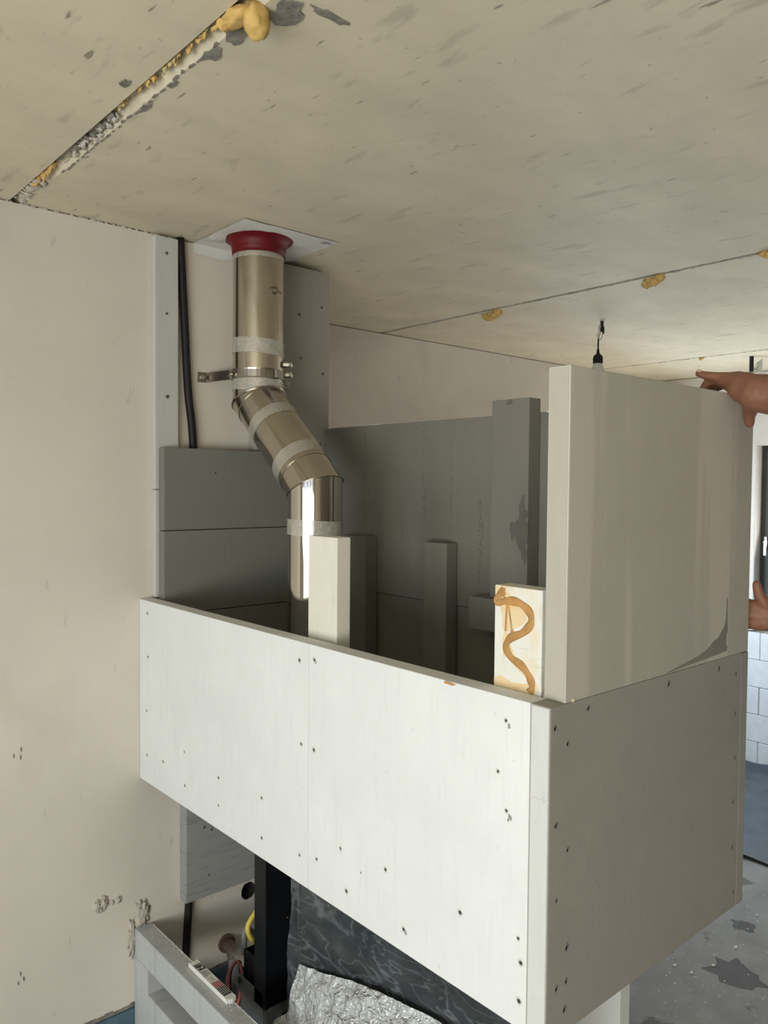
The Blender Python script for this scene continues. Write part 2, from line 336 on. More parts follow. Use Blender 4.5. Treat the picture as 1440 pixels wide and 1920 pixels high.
# wall the chimney breast stands against: plaster over raw masonry, with a cored hole low down
def disc_wall():
    bm = BM()
    hx, hz, hr = 1.604, -1.577, .031
    rnd = random.Random(3); n = 24
    ring = [(hx + hr * (1 + rnd.uniform(-.06, .08)) * math.cos(2 * math.pi * k / n), hz + hr * 1.08 * (1 + rnd.uniform(-.06, .08)) * math.sin(2 * math.pi * k / n)) for k in range(n)]
    x0, x1, z0, z1 = hx - .1, hx + .1, hz - .1, hz + .1
    sq = []
    for k in range(n):
        t = 2 * math.pi * k / n; c, s = math.cos(t), math.sin(t); f = .1 / max(abs(c), abs(s)); sq.append((hx + f * c, hz + f * s))
    A = [bm.verts.new((p[0], DA, p[1])) for p in ring]; Q = [bm.verts.new((p[0], DA, p[1])) for p in sq]
    for k in range(n):
        j = (k + 1) % n
        bm.faces.new((A[k], A[j], Q[j], Q[k]))
    bmesh.ops.recalc_face_normals(bm, faces=bm.faces)
    def quad(a, b, c, d):
        bm.faces.new([bm.verts.new((a, DA, c)), bm.verts.new((b, DA, c)), bm.verts.new((b, DA, d)), bm.verts.new((a, DA, d))])
    zb = -1.815
    quad(-2.6, x0, zb, ZT); quad(x1, XA, zb, ZT); quad(x0, x1, zb, z0); quad(x0, x1, z1, ZT)
    box(bm, -2.9, XA - .002, DA + .12, DA + .3, FL, ZT)
    # returns: plaster end at the corner, ragged plaster foot, top
    box(bm, XA - .015, XA, DA, DB + .15, FL, ZT)
    bm.faces.new([bm.verts.new(p) for p in ((-2.6, DA, ZT), (XA, DA, ZT), (XA, DA + .13, ZT), (-2.6, DA + .13, ZT))])
    for i in range(150):                      # plaster foot, bitten off unevenly
        a = -2.6 + i * (XA + 2.6) / 150; b = a + (XA + 2.6) / 150; d = zb - .012 * abs(noise.noise(Vector((i * .35, 0, 2)))) - .002
        bm.faces.new([bm.verts.new(p) for p in ((a, DA, zb), (a, DA, d), (b, DA, d), (b, DA, zb))])
        bm.faces.new([bm.verts.new(p) for p in ((a, DA, d), (a, DA + .02, d), (b, DA + .02, d), (b, DA, d))])
    return bm
wall_left = mk('wall_left', disc_wall(), 'plaster', kind='structure')
bm = BM(); n = 24; rr = [[bm.verts.new((1.604 + .0315 * math.cos(2 * math.pi * k / n), y, -1.577 + .034 * math.sin(2 * math.pi * k / n))) for k in range(n)] for y in (DA + .001, DA + .115)]
for k in range(n): bm.faces.new((rr[0][k], rr[0][(k + 1) % n], rr[1][(k + 1) % n], rr[1][k]))
bm.faces.new(rr[1]); mk('core_hole', bm, 'hole_shade', wall_left, label='dark round hole drilled in the wall')
bm = BM(); box(bm, -2.6, XA - .02, DA + .012, DA + .05, FL, -1.80); mk('masonry_base', bm, 'raw_wall', wall_left)
bm = BM(); box(bm, -2.6, 1.9, DA + .002, DA + .012, FL, -1.842, .002); mk('trim_1', bm, 'blue', kind='structure')
bm = BM(); wall_boxes(bm, 'y', DB, DB + .3, XA - .02, 7, FL, ZT, [(4.30, 5.60, -1.45, .25)]); mk('wall_back', bm, 'plaster', kind='structure')
WIN = (1.2, 2.615, -1.06, .317)
bm = BM(); wall_boxes(bm, 'x', XR, XR + .3, YR, DB + .3, -1.06, ZT, [WIN]); box(bm, XR + .02, XR + .3, YR, 1.15, FL, -1.06); box(bm, XR + .08, XR + .3, 1.15, DB, FL, -1.07)
wall_right = mk('wall_right', bm, 'plaster', kind='structure')
bm = BM(); box(bm, -2.9, XR + .3, YR - .3, YR, FL, ZT); mk('wall_rear', bm, 'raw_wall', kind='structure')
holes = [(cy - w / 2 - .03, cy + w / 2 + .03, -1.78, .45) for cy, w in PANES]
bm = BM(); wall_boxes(bm, 'x', WINX - .3, WINX, YR, DA + .3, FL, ZT, holes); mk('wall_front', bm, 'plaster', kind='structure')

# white block parapet under the far window: each block its own piece
bk = bmesh.new(); box(bk, -.04, .04, -.248, .248, -.101, .101, .004, 1)
blk_me = bpy.data.meshes.new('block'); bk.to_mesh(blk_me); bk.free(); blk_me.materials.append(M['block'])
for r in range(5):
    for c in range(5):
        y = 1.30 + c * .5 + (.25 if r % 2 else 0)
        sy = min(1.0, (DB - .004 - (y - .25)) / .5)
        if sy < .1: continue
        y += (sy - 1) * .25
        put('block', blk_me, (XR + .04 - random.uniform(0, .004), y, FL + .105 + r * .205), wall_right, sc=(1, sy, 1))

def window(name, axis, a, u0, u1, z0, z1, handle=False, label=None):
    """frame + sash + pane in an opening; axis 'x' wall at x=a"""
    def BX(bm, d0, d1, p0, p1, q0, q1, bev=.003):
        if axis == 'x': box(bm, a + d0, a + d1, p0, p1, q0, q1, bev, 1)
        else: box(bm, p0, p1, a + d0, a + d1, q0, q1, bev, 1)
    bm = BM(); t = .045
    for q in ((u0, u0 + t, z0, z1), (u1 - t, u1, z0, z1), (u0 + t, u1 - t, z0, z0 + t), (u0 + t, u1 - t, z1 - t, z1)): BX(bm, .02, .08, *q)
    w = mk(name, bm, 'anthracite', kind='structure')
    bm = BM(); g = t - .008; s = .07
    for q in ((u0 + g, u0 + g + s, z0 + g, z1 - g), (u1 - g - s, u1 - g, z0 + g, z1 - g), (u0 + g + s, u1 - g - s, z0 + g, z0 + g + s), (u0 + g + s, u1 - g - s, z1 - g - s, z1 - g)): BX(bm, 0, .05, *q)
    mk('window_sash', bm, 'anthracite', w)
    bm = BM(); BX(bm, .022, .03, u0 + g + s - .01, u1 - g - s + .01, z0 + g + s - .01, z1 - g - s + .01, 0); mk('window_pane', bm, 'glass', w)
    return w
w1 = window('window_1', 'x', XR + .09, WIN[0] + .002, WIN[1] - .002, WIN[2], WIN[3])
bm = BM(); box(bm, XR + .002, XR + .088, WIN[1] - .004, WIN[1] - .0005, WIN[2], WIN[3]); mk('window_reveal', bm, 'white_paint', w1)
bm = BM(); hy = 2.562; box(bm, XR + .076, XR + .089, hy - .010, hy + .014, -.47, -.36, .004); tube(bm, [(XR + .076, hy, -.40), (XR + .045, hy, -.40), (XR + .043, hy - .012, -.40)], .008)
box(bm, XR + .035, XR + .05, hy - .022, hy - .002, -.50, -.39, .004); mk('window_handle', bm, 'chrome', w1, label='bright metal window handle')
for i, (cy, w) in enumerate(PANES): window('window_%d' % (i + 2), 'x', WINX - .22, cy - w / 2 - .03, cy + w / 2 + .03, -1.78, .45)
window('window_5', 'y', DB + .12, 4.30, 5.60, -1.45, .25)

# ---------------------------------------------------------------- ceiling joints: foam and broken mortar
def foam(c, s, seed, mt='foam', amp=.4, flat=True, sub=2):
    bm = BM(); lump(bm, c, s, seed, amp, 2.0, sub, (H + .03) if flat else None); return mk('foam_blob', bm, mt, ceiling, smooth=True)
foam((.787, 1.262, H - .020), (.024, .020, .036), 1, amp=.25, sub=3)
foam((.770, 1.300, H - .004), (.020, .034, .016), 2, sub=3)
foam((.762, 1.335, H - .006), (.012, .018, .012), 22, sub=3)
k = 60
def crust(y0, y1, x0, x1, seed, mt, thr=-.12, drop=.012, top=.016):
    """torn strip of foam left in the joint"""
    bm = BM(); ny = int((y1 - y0) / .003) + 1; nx = 7; g = []
    for j in range(ny + 1):
        y = y0 + (y1 - y0) * j / ny; row = []
        for i in range(nx + 1):
            t = i / nx; q = Vector((t * 2.2 + seed, y * 55, seed * 1.7))
            n1 = noise.noise(q); n2 = noise.noise(q * 2.6)
            x = x0 + (x1 - x0) * t + .0025 * noise.noise(Vector((y * 70, t * 3, seed)))
            row.append((bm.verts.new((x, y, H + top - drop * (.8 + n1 * 1.2 + n2 * .7) * (.35 + math.sin(t * math.pi)))), n1 + .35 * n2 - .25 * abs(t - .4)))
        g.append(row)
    for j in range(ny):
        for i in range(nx):
            if (g[j][i][1] + g[j + 1][i + 1][1]) / 2 > thr: bm.faces.new((g[j][i][0], g[j + 1][i][0], g[j + 1][i + 1][0], g[j][i + 1][0]))
    for v in [v for v in bm.verts if not v.link_faces]: bm.verts.remove(v)
    mk('foam_crust', bm, mt, ceiling, smooth=True)
crust(1.345, 1.485, .7525, .770, 3, 'foam'); crust(1.36, 1.47, .7525, .762, 4, 'foam_cut', -.5, .008)
crust(1.495, 1.60, .7525, .768, 5, 'foam_cut', -.15); crust(1.50, 1.54, .7525, .772, 9, 'foam', -.05)
crust(1.62, 1.72, .7525, .768, 6, 'foam'); crust(1.64, 1.80, .7525, .762, 7, 'foam_cut', -.3, .008); crust(1.775, 1.83, .7525, .767, 8, 'foam_cut', -.2)
crust(2.235, 2.43, .7525, .772, 11, 'foam', -.35, .014); crust(2.25, 2.36, .7525, .765, 12, 'foam_cut', -.5, .008)
crust(1.85, 2.22, .7535, .790, 14, 'grout', -.05, .006, .012); crust(1.84, 2.15, .765, .792, 15, 'filler', .02, .006, .008); crust(2.38, 2.60, .753, .800, 16, 'filler', -.10, .006, .004)
for (x, y, s, n) in ((3.02, 2.66, .9, 5), (3.01, 1.77, .85, 4), (2.975, 1.28, .7, 3), (5.07, 2.60, .5, 2)):     # flaps squeezed out of the further joints
    bm = BM()
    for q in range(n):
        lump(bm, (x - .02 + .012 * q * s, y + (q - n / 2) * .03 * s, H - .008 * s - .010 * (q % 2) * s), (.020 * s, .028 * s, .022 * s), k, .45, 2, 2, H + .01); k += 1
    mk('foam_blob', bm, 'foam', ceiling, smooth=True)
def mort(cx, cy, rx, ry, sd, d=.003):
    bm = BM(); plate(bm, ragged(13, cx, cy, rx, ry, sd), 'z', H - d, H + .004); mk('mortar_patch', bm, 'mortar', ceiling)
mort(.805, 1.355, .018, .040, 1); mort(.803, 1.452, .013, .030, 2); mort(.800, 1.76, .008, .025, 3); mort(.722, 1.685, .010, .022, 4, .002)
mort(.835, 1.235, .030, .035, 5); mort(.80, 1.62, .005, .02, 6, .002); mort(.90, 1.19, .05, .012, 7, .002)
for q in range(26):
    mort(.7935 + random.uniform(-.003, .004), 1.42 + q * .034, .0025, random.uniform(.006, .016), 30 + q, .002)
bm = BM()                                              # crumbs of plaster along the joint between ceiling and wall
for q in range(60):
    x = .74 + q * .020 + random.uniform(-.01, .01)
    if 1.3 < x < 1.9: continue
    lump(bm, (x, DA - .002, H - .003), (random.uniform(.004, .014), .004, random.uniform(.002, .005)), q, .5, 2, 1)
mk('plaster_crumb', bm, 'filler', wall_left, kind='stuff')

# ---------------------------------------------------------------- plaster damage on the left wall
def patch(cx, cz, rx, rz, th, sd, mt='filler', sub=3, amp=.5):
    bm = BM(); lump(bm, (cx, DA, cz), (rx, th, rz), sd, amp * 1.3, 3.4, 4)
    for v in bm.verts: v.co.y = min(v.co.y, DA + .002)
    mk('plaster_patch', bm, mt, wall_left, smooth=True)
patch(1.170, -1.515, .028, .050, .010, 11, amp=.35); patch(1.133, -1.585, .013, .060, .007, 12)
patch(1.012, -1.430, .010, .020, .008, 13); patch(1.034, -1.428, .013, .022, .009, 14); patch(1.022, -1.448, .012, .010, .007, 15)
patch(1.086, -1.434, .010, .012, .006, 16); patch(1.066, -1.437, .006, .008, .003, 17)
for (x, z) in ((.750, -.862), (.770, -.868), (.772, -.845), (.758, -1.592), (.775, -1.585), (.765, -1.565)):
    bm = BM(); plate(bm, ragged(6, x, z, .002, .008, int(x * 1e4)), 'y', DA - .002, DA + .002); mk('wall_nick', bm, 'mortar', wall_left)

# ---------------------------------------------------------------- boards
GR = 'calcium silicate boards of the chimney breast'
sb = BM()                                               # screw: crater rim of board dust
n = 9; rnd = random.Random(5)
for (r0, z0), (r1, z1) in (((.0066, 0), (.0046, .0012)), ((.0046, .0012), (.0032, .0003))):
    a = [sb.verts.new((r0 * (1 + rnd.uniform(-.2, .25)) * math.cos(2 * math.pi * k / n), r0 * (1 + rnd.uniform(-.2, .25)) * math.sin(2 * math.pi * k / n), z0)) for k in range(n)]
    b = [sb.verts.new((r1 * math.cos(2 * math.pi * k / n), r1 * math.sin(2 * math.pi * k / n), z1)) for k in range(n)]
    for k in range(n): sb.faces.new((a[k], a[(k + 1) % n], b[(k + 1) % n], b[k]))
rim_n = len(sb.faces)
v = [sb.verts.new((.0046 * math.cos(2 * math.pi * k / n), .0046 * math.sin(2 * math.pi * k / n), .0006)) for k in range(n)]; sb.faces.new(v)
v = [sb.verts.new(p) for p in ((-.0005, -.0026, .0009), (.0005, -.0026, .0009), (.0005, .0026, .0009), (-.0005, .0026, .0009))]; sb.faces.new(v)
bmesh.ops.recalc_face_normals(sb, faces=sb.faces)
screw_me = bpy.data.meshes.new('screw'); sb.to_mesh(screw_me); screw_grey = bpy.data.meshes.new('screw_in_darkened_board'); sb.to_mesh(screw_grey); sb.free()
for me_, mt_ in ((screw_me, 'burr'), (screw_grey, 'burr_shaded')):
    me_.materials.append(M[mt_]); me_.materials.append(M['screw_head'])
    for i, p in enumerate(me_.polygons): p.material_index = 0 if i < rim_n else 1
ROT = {'-x': (0, -math.pi / 2, 0), '-y': (math.pi / 2, 0, 0)}
def screws(o, pts, face, a):
    for p in pts:
        pos = (a - .0002, p[0], p[1]) if face == '-x' else (p[0], a - .0002, p[1])
        s = random.uniform(.75, 1.15); put('screw', screw_me if face == '-x' else screw_grey, pos, o, ROT[face], (s, s, s))
def brd(x0, x1, y0, y1, z0, z1, mt, label, bev=.0025, group=GR, rough=.0):
    bm = BM(); box(bm, x0, x1, y0, y1, z0, z1, bev)
    return mk('silicate_board', bm, mt, label=label, cat='board', group=group)
XF = 1.164; XI = 1.214; XE = 1.957; YE = .868; YI = .913; ZB = -1.028; ZTOP = -.401; ZU = .222; G = .001
fl = brd(XF, XI, 1.6140, DA - G, ZB, ZTOP, 'board_x', 'large white front board at left, touching the plaster wall')
fr = brd(XF, XI, YI + .0012, 1.6128, ZB, ZTOP, 'board_x', 'large white front board right of the vertical joint')
screws(fl, [(2.547, -.443), (2.543, -.592), (2.556, -.779), (2.553, -.933), (2.43, -.922), (2.28, -.85), (2.276, -.957), (1.652, -.449), (2.064, -.871), (1.828, -.859), (1.643, -.663), (2.064, -.954), (1.827, -.97), (1.648, -.953)], '-x', XF)
screws(fr, [(1.588, -.437), (1.588, -.664), (1.574, -.936), (1.478, -.875), (1.454, -.97), (1.314, -.865), (.971, -.447), (.989, -.55), (.967, -.62), (1.084, -.867), (1.252, -.975), (.934, -.854), (.927, -.898), (.930, -.973)], '-x', XF)
bm = BM()
for (y, z, s) in ((.963, -.455, .9), (.958, -.63, 1.1), (.962, -.637, .7), (1.476, -.878, .6), (1.245, -.981, .9), (1.582, -.443, .7), (1.40, -.905, .5)):
    plate(bm, ragged(8, y, z, .003 * s, .005 * s, int(y * 999), .5), 'x', XF - .0016, XF + .001)
mk('board_chip', bm, 'burr_mid', fr, kind='stuff')
bm = BM(); plate(bm, ragged(12, 1.125, -.4045, .016, .0035, 4, .4), 'x', XF - .0012, XF + .002); mk('foam_smear', bm, 'adhesive', fr)
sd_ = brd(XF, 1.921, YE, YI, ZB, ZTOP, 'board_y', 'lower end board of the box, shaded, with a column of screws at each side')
screws(sd_, [(1.177, -.441), (1.216, -.477), (1.184, -.622), (1.221, -.678), (1.189, -.764), (1.223, -.865), (1.193, -.932), (1.223, -.93), (1.219, -.982), (1.28, -.422), (1.577, -.423), (1.805, -.423), (1.893, -.449), (1.895, -.546), (1.897, -.655), (1.895, -.763), (1.895, -.874), (1.906, -.989)], '-y', YE)
bm = BM(); box(bm, XF - .0006, XF + .004, YE + .0015, YI - .0015, -.5755, -.5735); mk('edge_crack', bm, 'burr', sd_)
bm = BM(); box(bm, XF - .0003, XF + .002, YE + .003, YI - .0025, ZB + .003, -.5757); box(bm, XF - .0003, XF + .002, YE + .003, YI - .0025, -.5733, ZTOP - .003); mk('board_edge', bm, 'board_white_edge', sd_, label='white cut edge of the shaded board')
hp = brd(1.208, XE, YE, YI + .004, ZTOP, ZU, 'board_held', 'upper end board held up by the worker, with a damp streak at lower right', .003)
bm = BM(); box(bm, 1.2072, 1.210, YE + .003, YI + .001, ZTOP + .003, ZU - .003); mk('board_edge', bm, 'board_edge', hp, label='pale cut edge of the board')
bm = BM(); plate(bm, [(1.838, -.262), (1.842, -.260), (1.843, -.300), (1.846, -.335), (1.840, -.350), (1.838, -.369), (1.847, -.378), (1.842, -.386), (1.80, -.3885), (1.74, -.391), (1.66, -.394), (1.575, -.3985), (1.57, -.3975), (1.64, -.388), (1.70, -.381), (1.745, -.371), (1.775, -.356), (1.80, -.349), (1.812, -.338), (1.826, -.328), (1.834, -.308)], 'y', YE - .0006, YE + .001)
mk('damp_streak', bm, 'damp', hp, label='dark damp streak')
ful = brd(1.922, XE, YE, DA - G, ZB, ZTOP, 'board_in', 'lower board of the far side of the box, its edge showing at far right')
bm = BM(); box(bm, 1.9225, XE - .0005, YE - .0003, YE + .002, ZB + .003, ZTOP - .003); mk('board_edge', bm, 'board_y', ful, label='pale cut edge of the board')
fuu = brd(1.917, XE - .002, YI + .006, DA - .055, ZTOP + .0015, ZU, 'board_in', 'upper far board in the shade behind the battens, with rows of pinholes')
bm = BM(); rnd = random.Random(9)
for y0, z0, z1 in ((2.30, .21, -.16), (2.20, -.18, -.38), (2.09, -.06, -.30), (1.985, .21, -.18), (1.975, .0, -.15), (1.85, .16, -.35), (1.72, -.02, -.33), (1.71, -.12, -.25), (1.43, .16, -.38)):
    z = z0
    while z > z1:
        if rnd.random() < .72:
            y = y0 + rnd.uniform(-.004, .004); r = rnd.uniform(.0018, .0034)
            bm.faces.new([bm.verts.new((1.9166, y + r * math.cos(t), z + r * 1.3 * math.sin(t))) for t in (0, 1.05, 2.1, 3.14, 4.19, 5.24)])
        z -= rnd.uniform(.007, .014)
bmesh.ops.recalc_face_normals(bm, faces=bm.faces)
mk('pinhole', bm, 'dimple', fuu, kind='stuff')
bm = BM()
for q in range(9): lump(bm, (1.925, 1.28 + q * .022, ZU + .001), (.012, .016, .007), 70 + q, .5, 2, 1)
mk('foam_bead', bm, 'foam_pale', fuu, smooth=True, kind='stuff')
bm = BM(); box(bm, 1.9555, 1.972, 2.27, 2.57, ZU - .012, ZU + .010, .002, 1); mk('white_strip', bm, 'white_paint', fuu, label='bright white strip behind the top edge')
# strips and battens
ws = brd(1.210, 1.296, 2.584, DA - G, -.021, H - .012, 'board_wall', 'narrow upright strip fixed to the wall from the ceiling down, left of the black conduit')
screws(ws, [(1.253, .795), (1.253, .588), (1.255, .301)], '-y', 2.584)
brd(1.210, 1.296, 2.584, DA - G, ZTOP + .004, -.023, 'board_wall', 'lower length of the narrow wall strip, peeping out left of the blocks')
b1 = brd(1.221, 1.909, 2.543, 2.583, -.163, .123, 'block_shaded', 'topmost of the three wide blocks stacked against the wall', .004)
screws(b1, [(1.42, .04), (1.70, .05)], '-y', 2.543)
brd(1.221, 1.909, 2.543, 2.583, -.454, -.165, 'block_shaded', 'middle of the three wide blocks stacked against the wall', .004)
brd(1.223, 1.909, 2.545, 2.583, -.74, -.456, 'block_shaded', 'lowest of the three wide blocks, mostly hidden by the front board', .004)
gp = brd(1.60, 1.943, 2.563, DA - G, .126, H - .018, 'board_shaded', 'tall shaded board on the wall right of the upper flue pipe')
screws(gp, [(1.904, .704), (1.796, .661), (1.804, .492), (1.911, .442), (1.90, .16)], '-y', 2.563)
brd(XI + .018, XI + .062, 1.587, 1.711, -1.0, -.135, 'board_cream', 'bright upright batten behind the front boards, beside the lower flue pipe')
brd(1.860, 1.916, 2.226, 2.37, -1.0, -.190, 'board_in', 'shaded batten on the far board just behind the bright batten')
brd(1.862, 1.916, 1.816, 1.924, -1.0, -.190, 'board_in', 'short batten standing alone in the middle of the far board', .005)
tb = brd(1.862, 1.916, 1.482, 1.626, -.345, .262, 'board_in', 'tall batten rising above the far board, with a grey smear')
bm = BM()
for (y, z, ry, rz, sd) in ((1.500, -.08, .018, .050, 3), (1.512, -.14, .026, .055, 4), (1.495, -.19, .012, .04, 5), (1.535, -.13, .012, .03, 6), (1.555, .252, .014, .010, 7)):
    bm = BM(); plate(bm, ragged(14, y, z, ry, rz, sd, .45), 'x', 1.8618 - sd * .00006, 1.8627); mk('smear', bm, 'dirt', tb, label='dark grey smear')
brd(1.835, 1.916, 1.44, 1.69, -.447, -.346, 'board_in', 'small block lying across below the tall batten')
st = brd(XI + .001, XI + .046, .929, 1.047, -1.0, -.198, 'stained', 'cream board with a brown adhesive squiggle, standing behind the right front board', .002)
sw = [(1.022, -.207), (1.036, -.218), (1.040, -.232), (1.010, -.227), (.982, -.229), (.959, -.244), (.956, -.265), (.976, -.286), (1.004, -.299), (1.016, -.318), (1.003, -.338), (.975, -.351), (.957, -.369), (.950, -.388), (.956, -.400)]
bm = BM(); pts = spline([(XI + .001, a, b) for a, b in sw], 6)
tube(bm, pts, [.0088 + .0012 * math.sin(i * .7) for i in range(len(pts))], 8)
for v in bm.verts: v.co.x = XI + .001 + (v.co.x - XI - .001) * .22
mk('adhesive_bead', bm, 'adhesive', st, label='raised brown adhesive bead', smooth=True)
for q, poly in enumerate(([(1.044, -.204), (1.028, -.200), (1.012, -.212), (1.000, -.222), (.975, -.224), (.985, -.235), (.968, -.246), (.966, -.262), (.985, -.276), (1.006, -.285), (1.019, -.296), (1.026, -.280), (1.028, -.255), (1.034, -.240), (1.045, -.234)],
                          [(1.022, -.290), (1.027, -.310), (1.023, -.335), (1.006, -.346), (.985, -.360), (.966, -.372), (.958, -.362), (.978, -.345), (.992, -.334), (1.004, -.316), (1.008, -.296)],
                          [(1.046, -.386), (1.03, -.379), (1.00, -.388), (.97, -.385), (.94, -.378), (.932, -.388), (.945, -.404), (.99, -.406), (1.03, -.404), (1.046, -.402)])):
    bm = BM(); plate(bm, poly, 'x', XI + .0004 - q * .00002, XI + .0012); mk('adhesive_film', bm, 'smeared', st, label='thin orange adhesive smear')
bm = BM()
for pp in ([(1.015, -.232), (1.017, -.262), (1.018, -.288)], [(1.012, -.232), (1.005, -.268), (.999, -.296)], [(1.02, -.205), (1.03, -.212), (1.02, -.222)]):
    q = spline([(XI + .001, a, b) for a, b in pp], 5); tube(bm, q, .0042, 6)
for v in bm.verts: v.co.x = XI + .001 + (v.co.x - XI - .001) * .2
mk('adhesive_bead', bm, 'adhesive', st, smooth=True)
lb = brd(1.315, 1.80, 2.563, DA - G, -1.510, ZB + .02, 'board_dark', 'streaked grey board on the wall underneath the box', .003)
screws(lb, [(1.387, -1.250), (1.417, -1.266), (1.406, -1.433)], '-y', 2.563)
brd(1.905, 1.955, 1.172, 2.45, FL, ZB - .001, 'white_panel', 'white upright panel under the far corner of the box, standing on the floor')
bm = BM()
for q in range(6): lump(bm, (XI + .006 + (q % 3) * .007, .915 - q * .008, ZTOP + .003), (.010, .009, .007), 90 + q, .5, 2, 2)
mk('foam_blob', bm, 'foam_pale', sd_, smooth=True)

# ---------------------------------------------------------------- flue pipe
PX = 1.53; YU = 2.436; YL = 2.089; ZUJ = .300; ZLJ = -.012; RP = .0895
flue = empty('flue_pipe', (PX, YL, -.954), 'stainless steel flue pipe with two bends rising to the ceiling', 'pipe')
A0 = Vector((PX, YU, H - .01)); A1 = Vector((PX, YU, ZUJ)); A2 = Vector((PX, YL, ZLJ)); A3 = Vector((PX, YL, -.954))
d1 = (A1 - A0).normalized(); d2 = (A2 - A1).normalized(); d3 = (A3 - A2).normalized()
n01 = (d1 + d2).normalized(); n12 = (d2 + d3).normalized()
def cyl_cut(bm, P0, nA, P1, nB, d, r, n=48, t=0.0):
    """open cylinder along d about P0, ends cut by planes (P0,nA),(P1,nB)"""
    e1 = Vector((1, 0, 0)); e2 = d.cross(e1).normalized(); ra = []; rb = []
    for k in range(n):
        a = 2 * math.pi * k / n; q = P0 + (e1 * math.cos(a) + e2 * math.sin(a)) * r
        ra.append(bm.verts.new(q + d * ((P0 - q).dot(nA) / d.dot(nA)))); rb.append(bm.verts.new(q + d * ((P1 - q).dot(nB) / d.dot(nB))))
    for k in range(n): bm.faces.new((ra[k], ra[(k + 1) % n], rb[(k + 1) % n], rb[k]))
    bmesh.ops.recalc_face_normals(bm, faces=bm.faces)
    return bm
Zd = Vector((0, 0, -1))
bm = BM(); cyl_cut(bm, A0, Zd, A1, n01, Zd, RP); mk('upper_tube', bm, 'steel', flue, smooth=True)
bm = BM(); cyl_cut(bm, A1, n01, A2, n12, d2, RP + .001); mk('bend_tube', bm, 'steel', flue, smooth=True)
bm = BM(); cyl_cut(bm, A2, n12, A3, Zd, Zd, RP); mk('lower_tube', bm, 'steel_bright', flue, smooth=True, label='mirror-bright lower length of pipe')
def seam(P, nrm, d, rr=.003):
    bm = BM(); e1 = Vector((1, 0, 0)); e2 = d.cross(e1).normalized(); pts = []
    for k in range(49):
        a = 2 * math.pi * k / 48; q = P + (e1 * math.cos(a) + e2 * math.sin(a)) * (RP + .0015); pts.append(q + d * ((P - q).dot(nrm) / d.dot(nrm)))
    tube(bm, pts, rr, 6, caps=False); mk('seam_ring', bm, 'steel', flue, smooth=True)
seam(A1, n01, Zd, .004); seam(A2, n12, Zd)
seam(A1 + d2 * .045, d2, d2, .0016); seam(A2 - d2 * .07, d2, d2, .0016)
def tape(P, d, h, mt, wob=0.0, r=RP + .0022):
    bm = BM(); n = 48; e1 = Vector((1, 0, 0)); e2 = d.cross(e1).normalized(); rows = []
    for j in range(5):
        row = []
        for k in range(n):
            a = 2 * math.pi * k / n; w = wob * noise.noise(Vector((a * 3, j * 1.3, P.z * 9)))
            tl = wob * 2 * math.sin(a + 1) * (1 if j in (0, 4) else .4)
            row.append(bm.verts.new(P + d * (h * (j / 4 - .5) + tl) + (e1 * math.cos(a) + e2 * math.sin(a)) * (r + max(-.001, w))))
        rows.append(row)
    for a, b in zip(rows, rows[1:]):
        for k in range(n): bm.faces.new((a[k], a[(k + 1) % n], b[(k + 1) % n], b[k]))
    mk('tape_band', bm, mt, flue, smooth=True)
tape(Vector((PX, YU, .812)), Zd, .055, 'tape'); tape(Vector((PX, YU, .480)), Zd, .052, 'tape_crumpled', .003)
tape(Vector((PX, YU, .347)), Zd, .048, 'tape_crumpled', .004)
tape(A1 + d2 * .155, d2, .045, 'tape', 0, RP + .003); tape(A1 + d2 * .355, d2, .05, 'tape', 0, RP + .003); tape(Vector((PX, YL, -.140)), Zd, .050, 'tape_crumpled', .002)
# two capped measuring sockets and a sprung catch
vd = Vector((.80, -.60, 0)).normalized()
for z in (.428, .392):
    d = Vector((.80, -.60, 0)).normalized(); b0 = Vector((PX, YU, z)) + d * (RP - .004)
    bm = BM(); tube(bm, [b0, b0 + d * .022], .0125, 8); tube(bm, [b0 + d * .022, b0 + d * .025], .009, 8); tube(bm, [b0 + d * .025, b0 + d * .033, b0 + d * .036], [.0125, .0125, .008], 12)
    mk('test_socket', bm, 'steel_dark', flue)
bm = BM(); d = Vector((.12, -1, 0)).normalized(); c = Vector((PX, YU, .672)) + d * RP; s = Vector((-d.y, d.x, 0))
tube(bm, [c - s * .022 + Vector((0, 0, .004)), c - s * .010 + Vector((0, 0, .012)) + d * .004, c + s * .006 + Vector((0, 0, .010)) + d * .006, c + s * .012 + d * .006, c + s * .004 - Vector((0, 0, .012)) + d * .005, c - s * .008 - Vector((0, 0, .008)) + d * .004], .0018, 6)
box(bm, c.x - .006, c.x + .006, c.y - .008, c.y + .004, c.z - .006, c.z + .006, .001, 1); tube(bm, [c, c + s * .028 - Vector((0, 0, .004)) + d * .002], .003, 6)
mk('spring_catch', bm, 'steel_dark', flue)
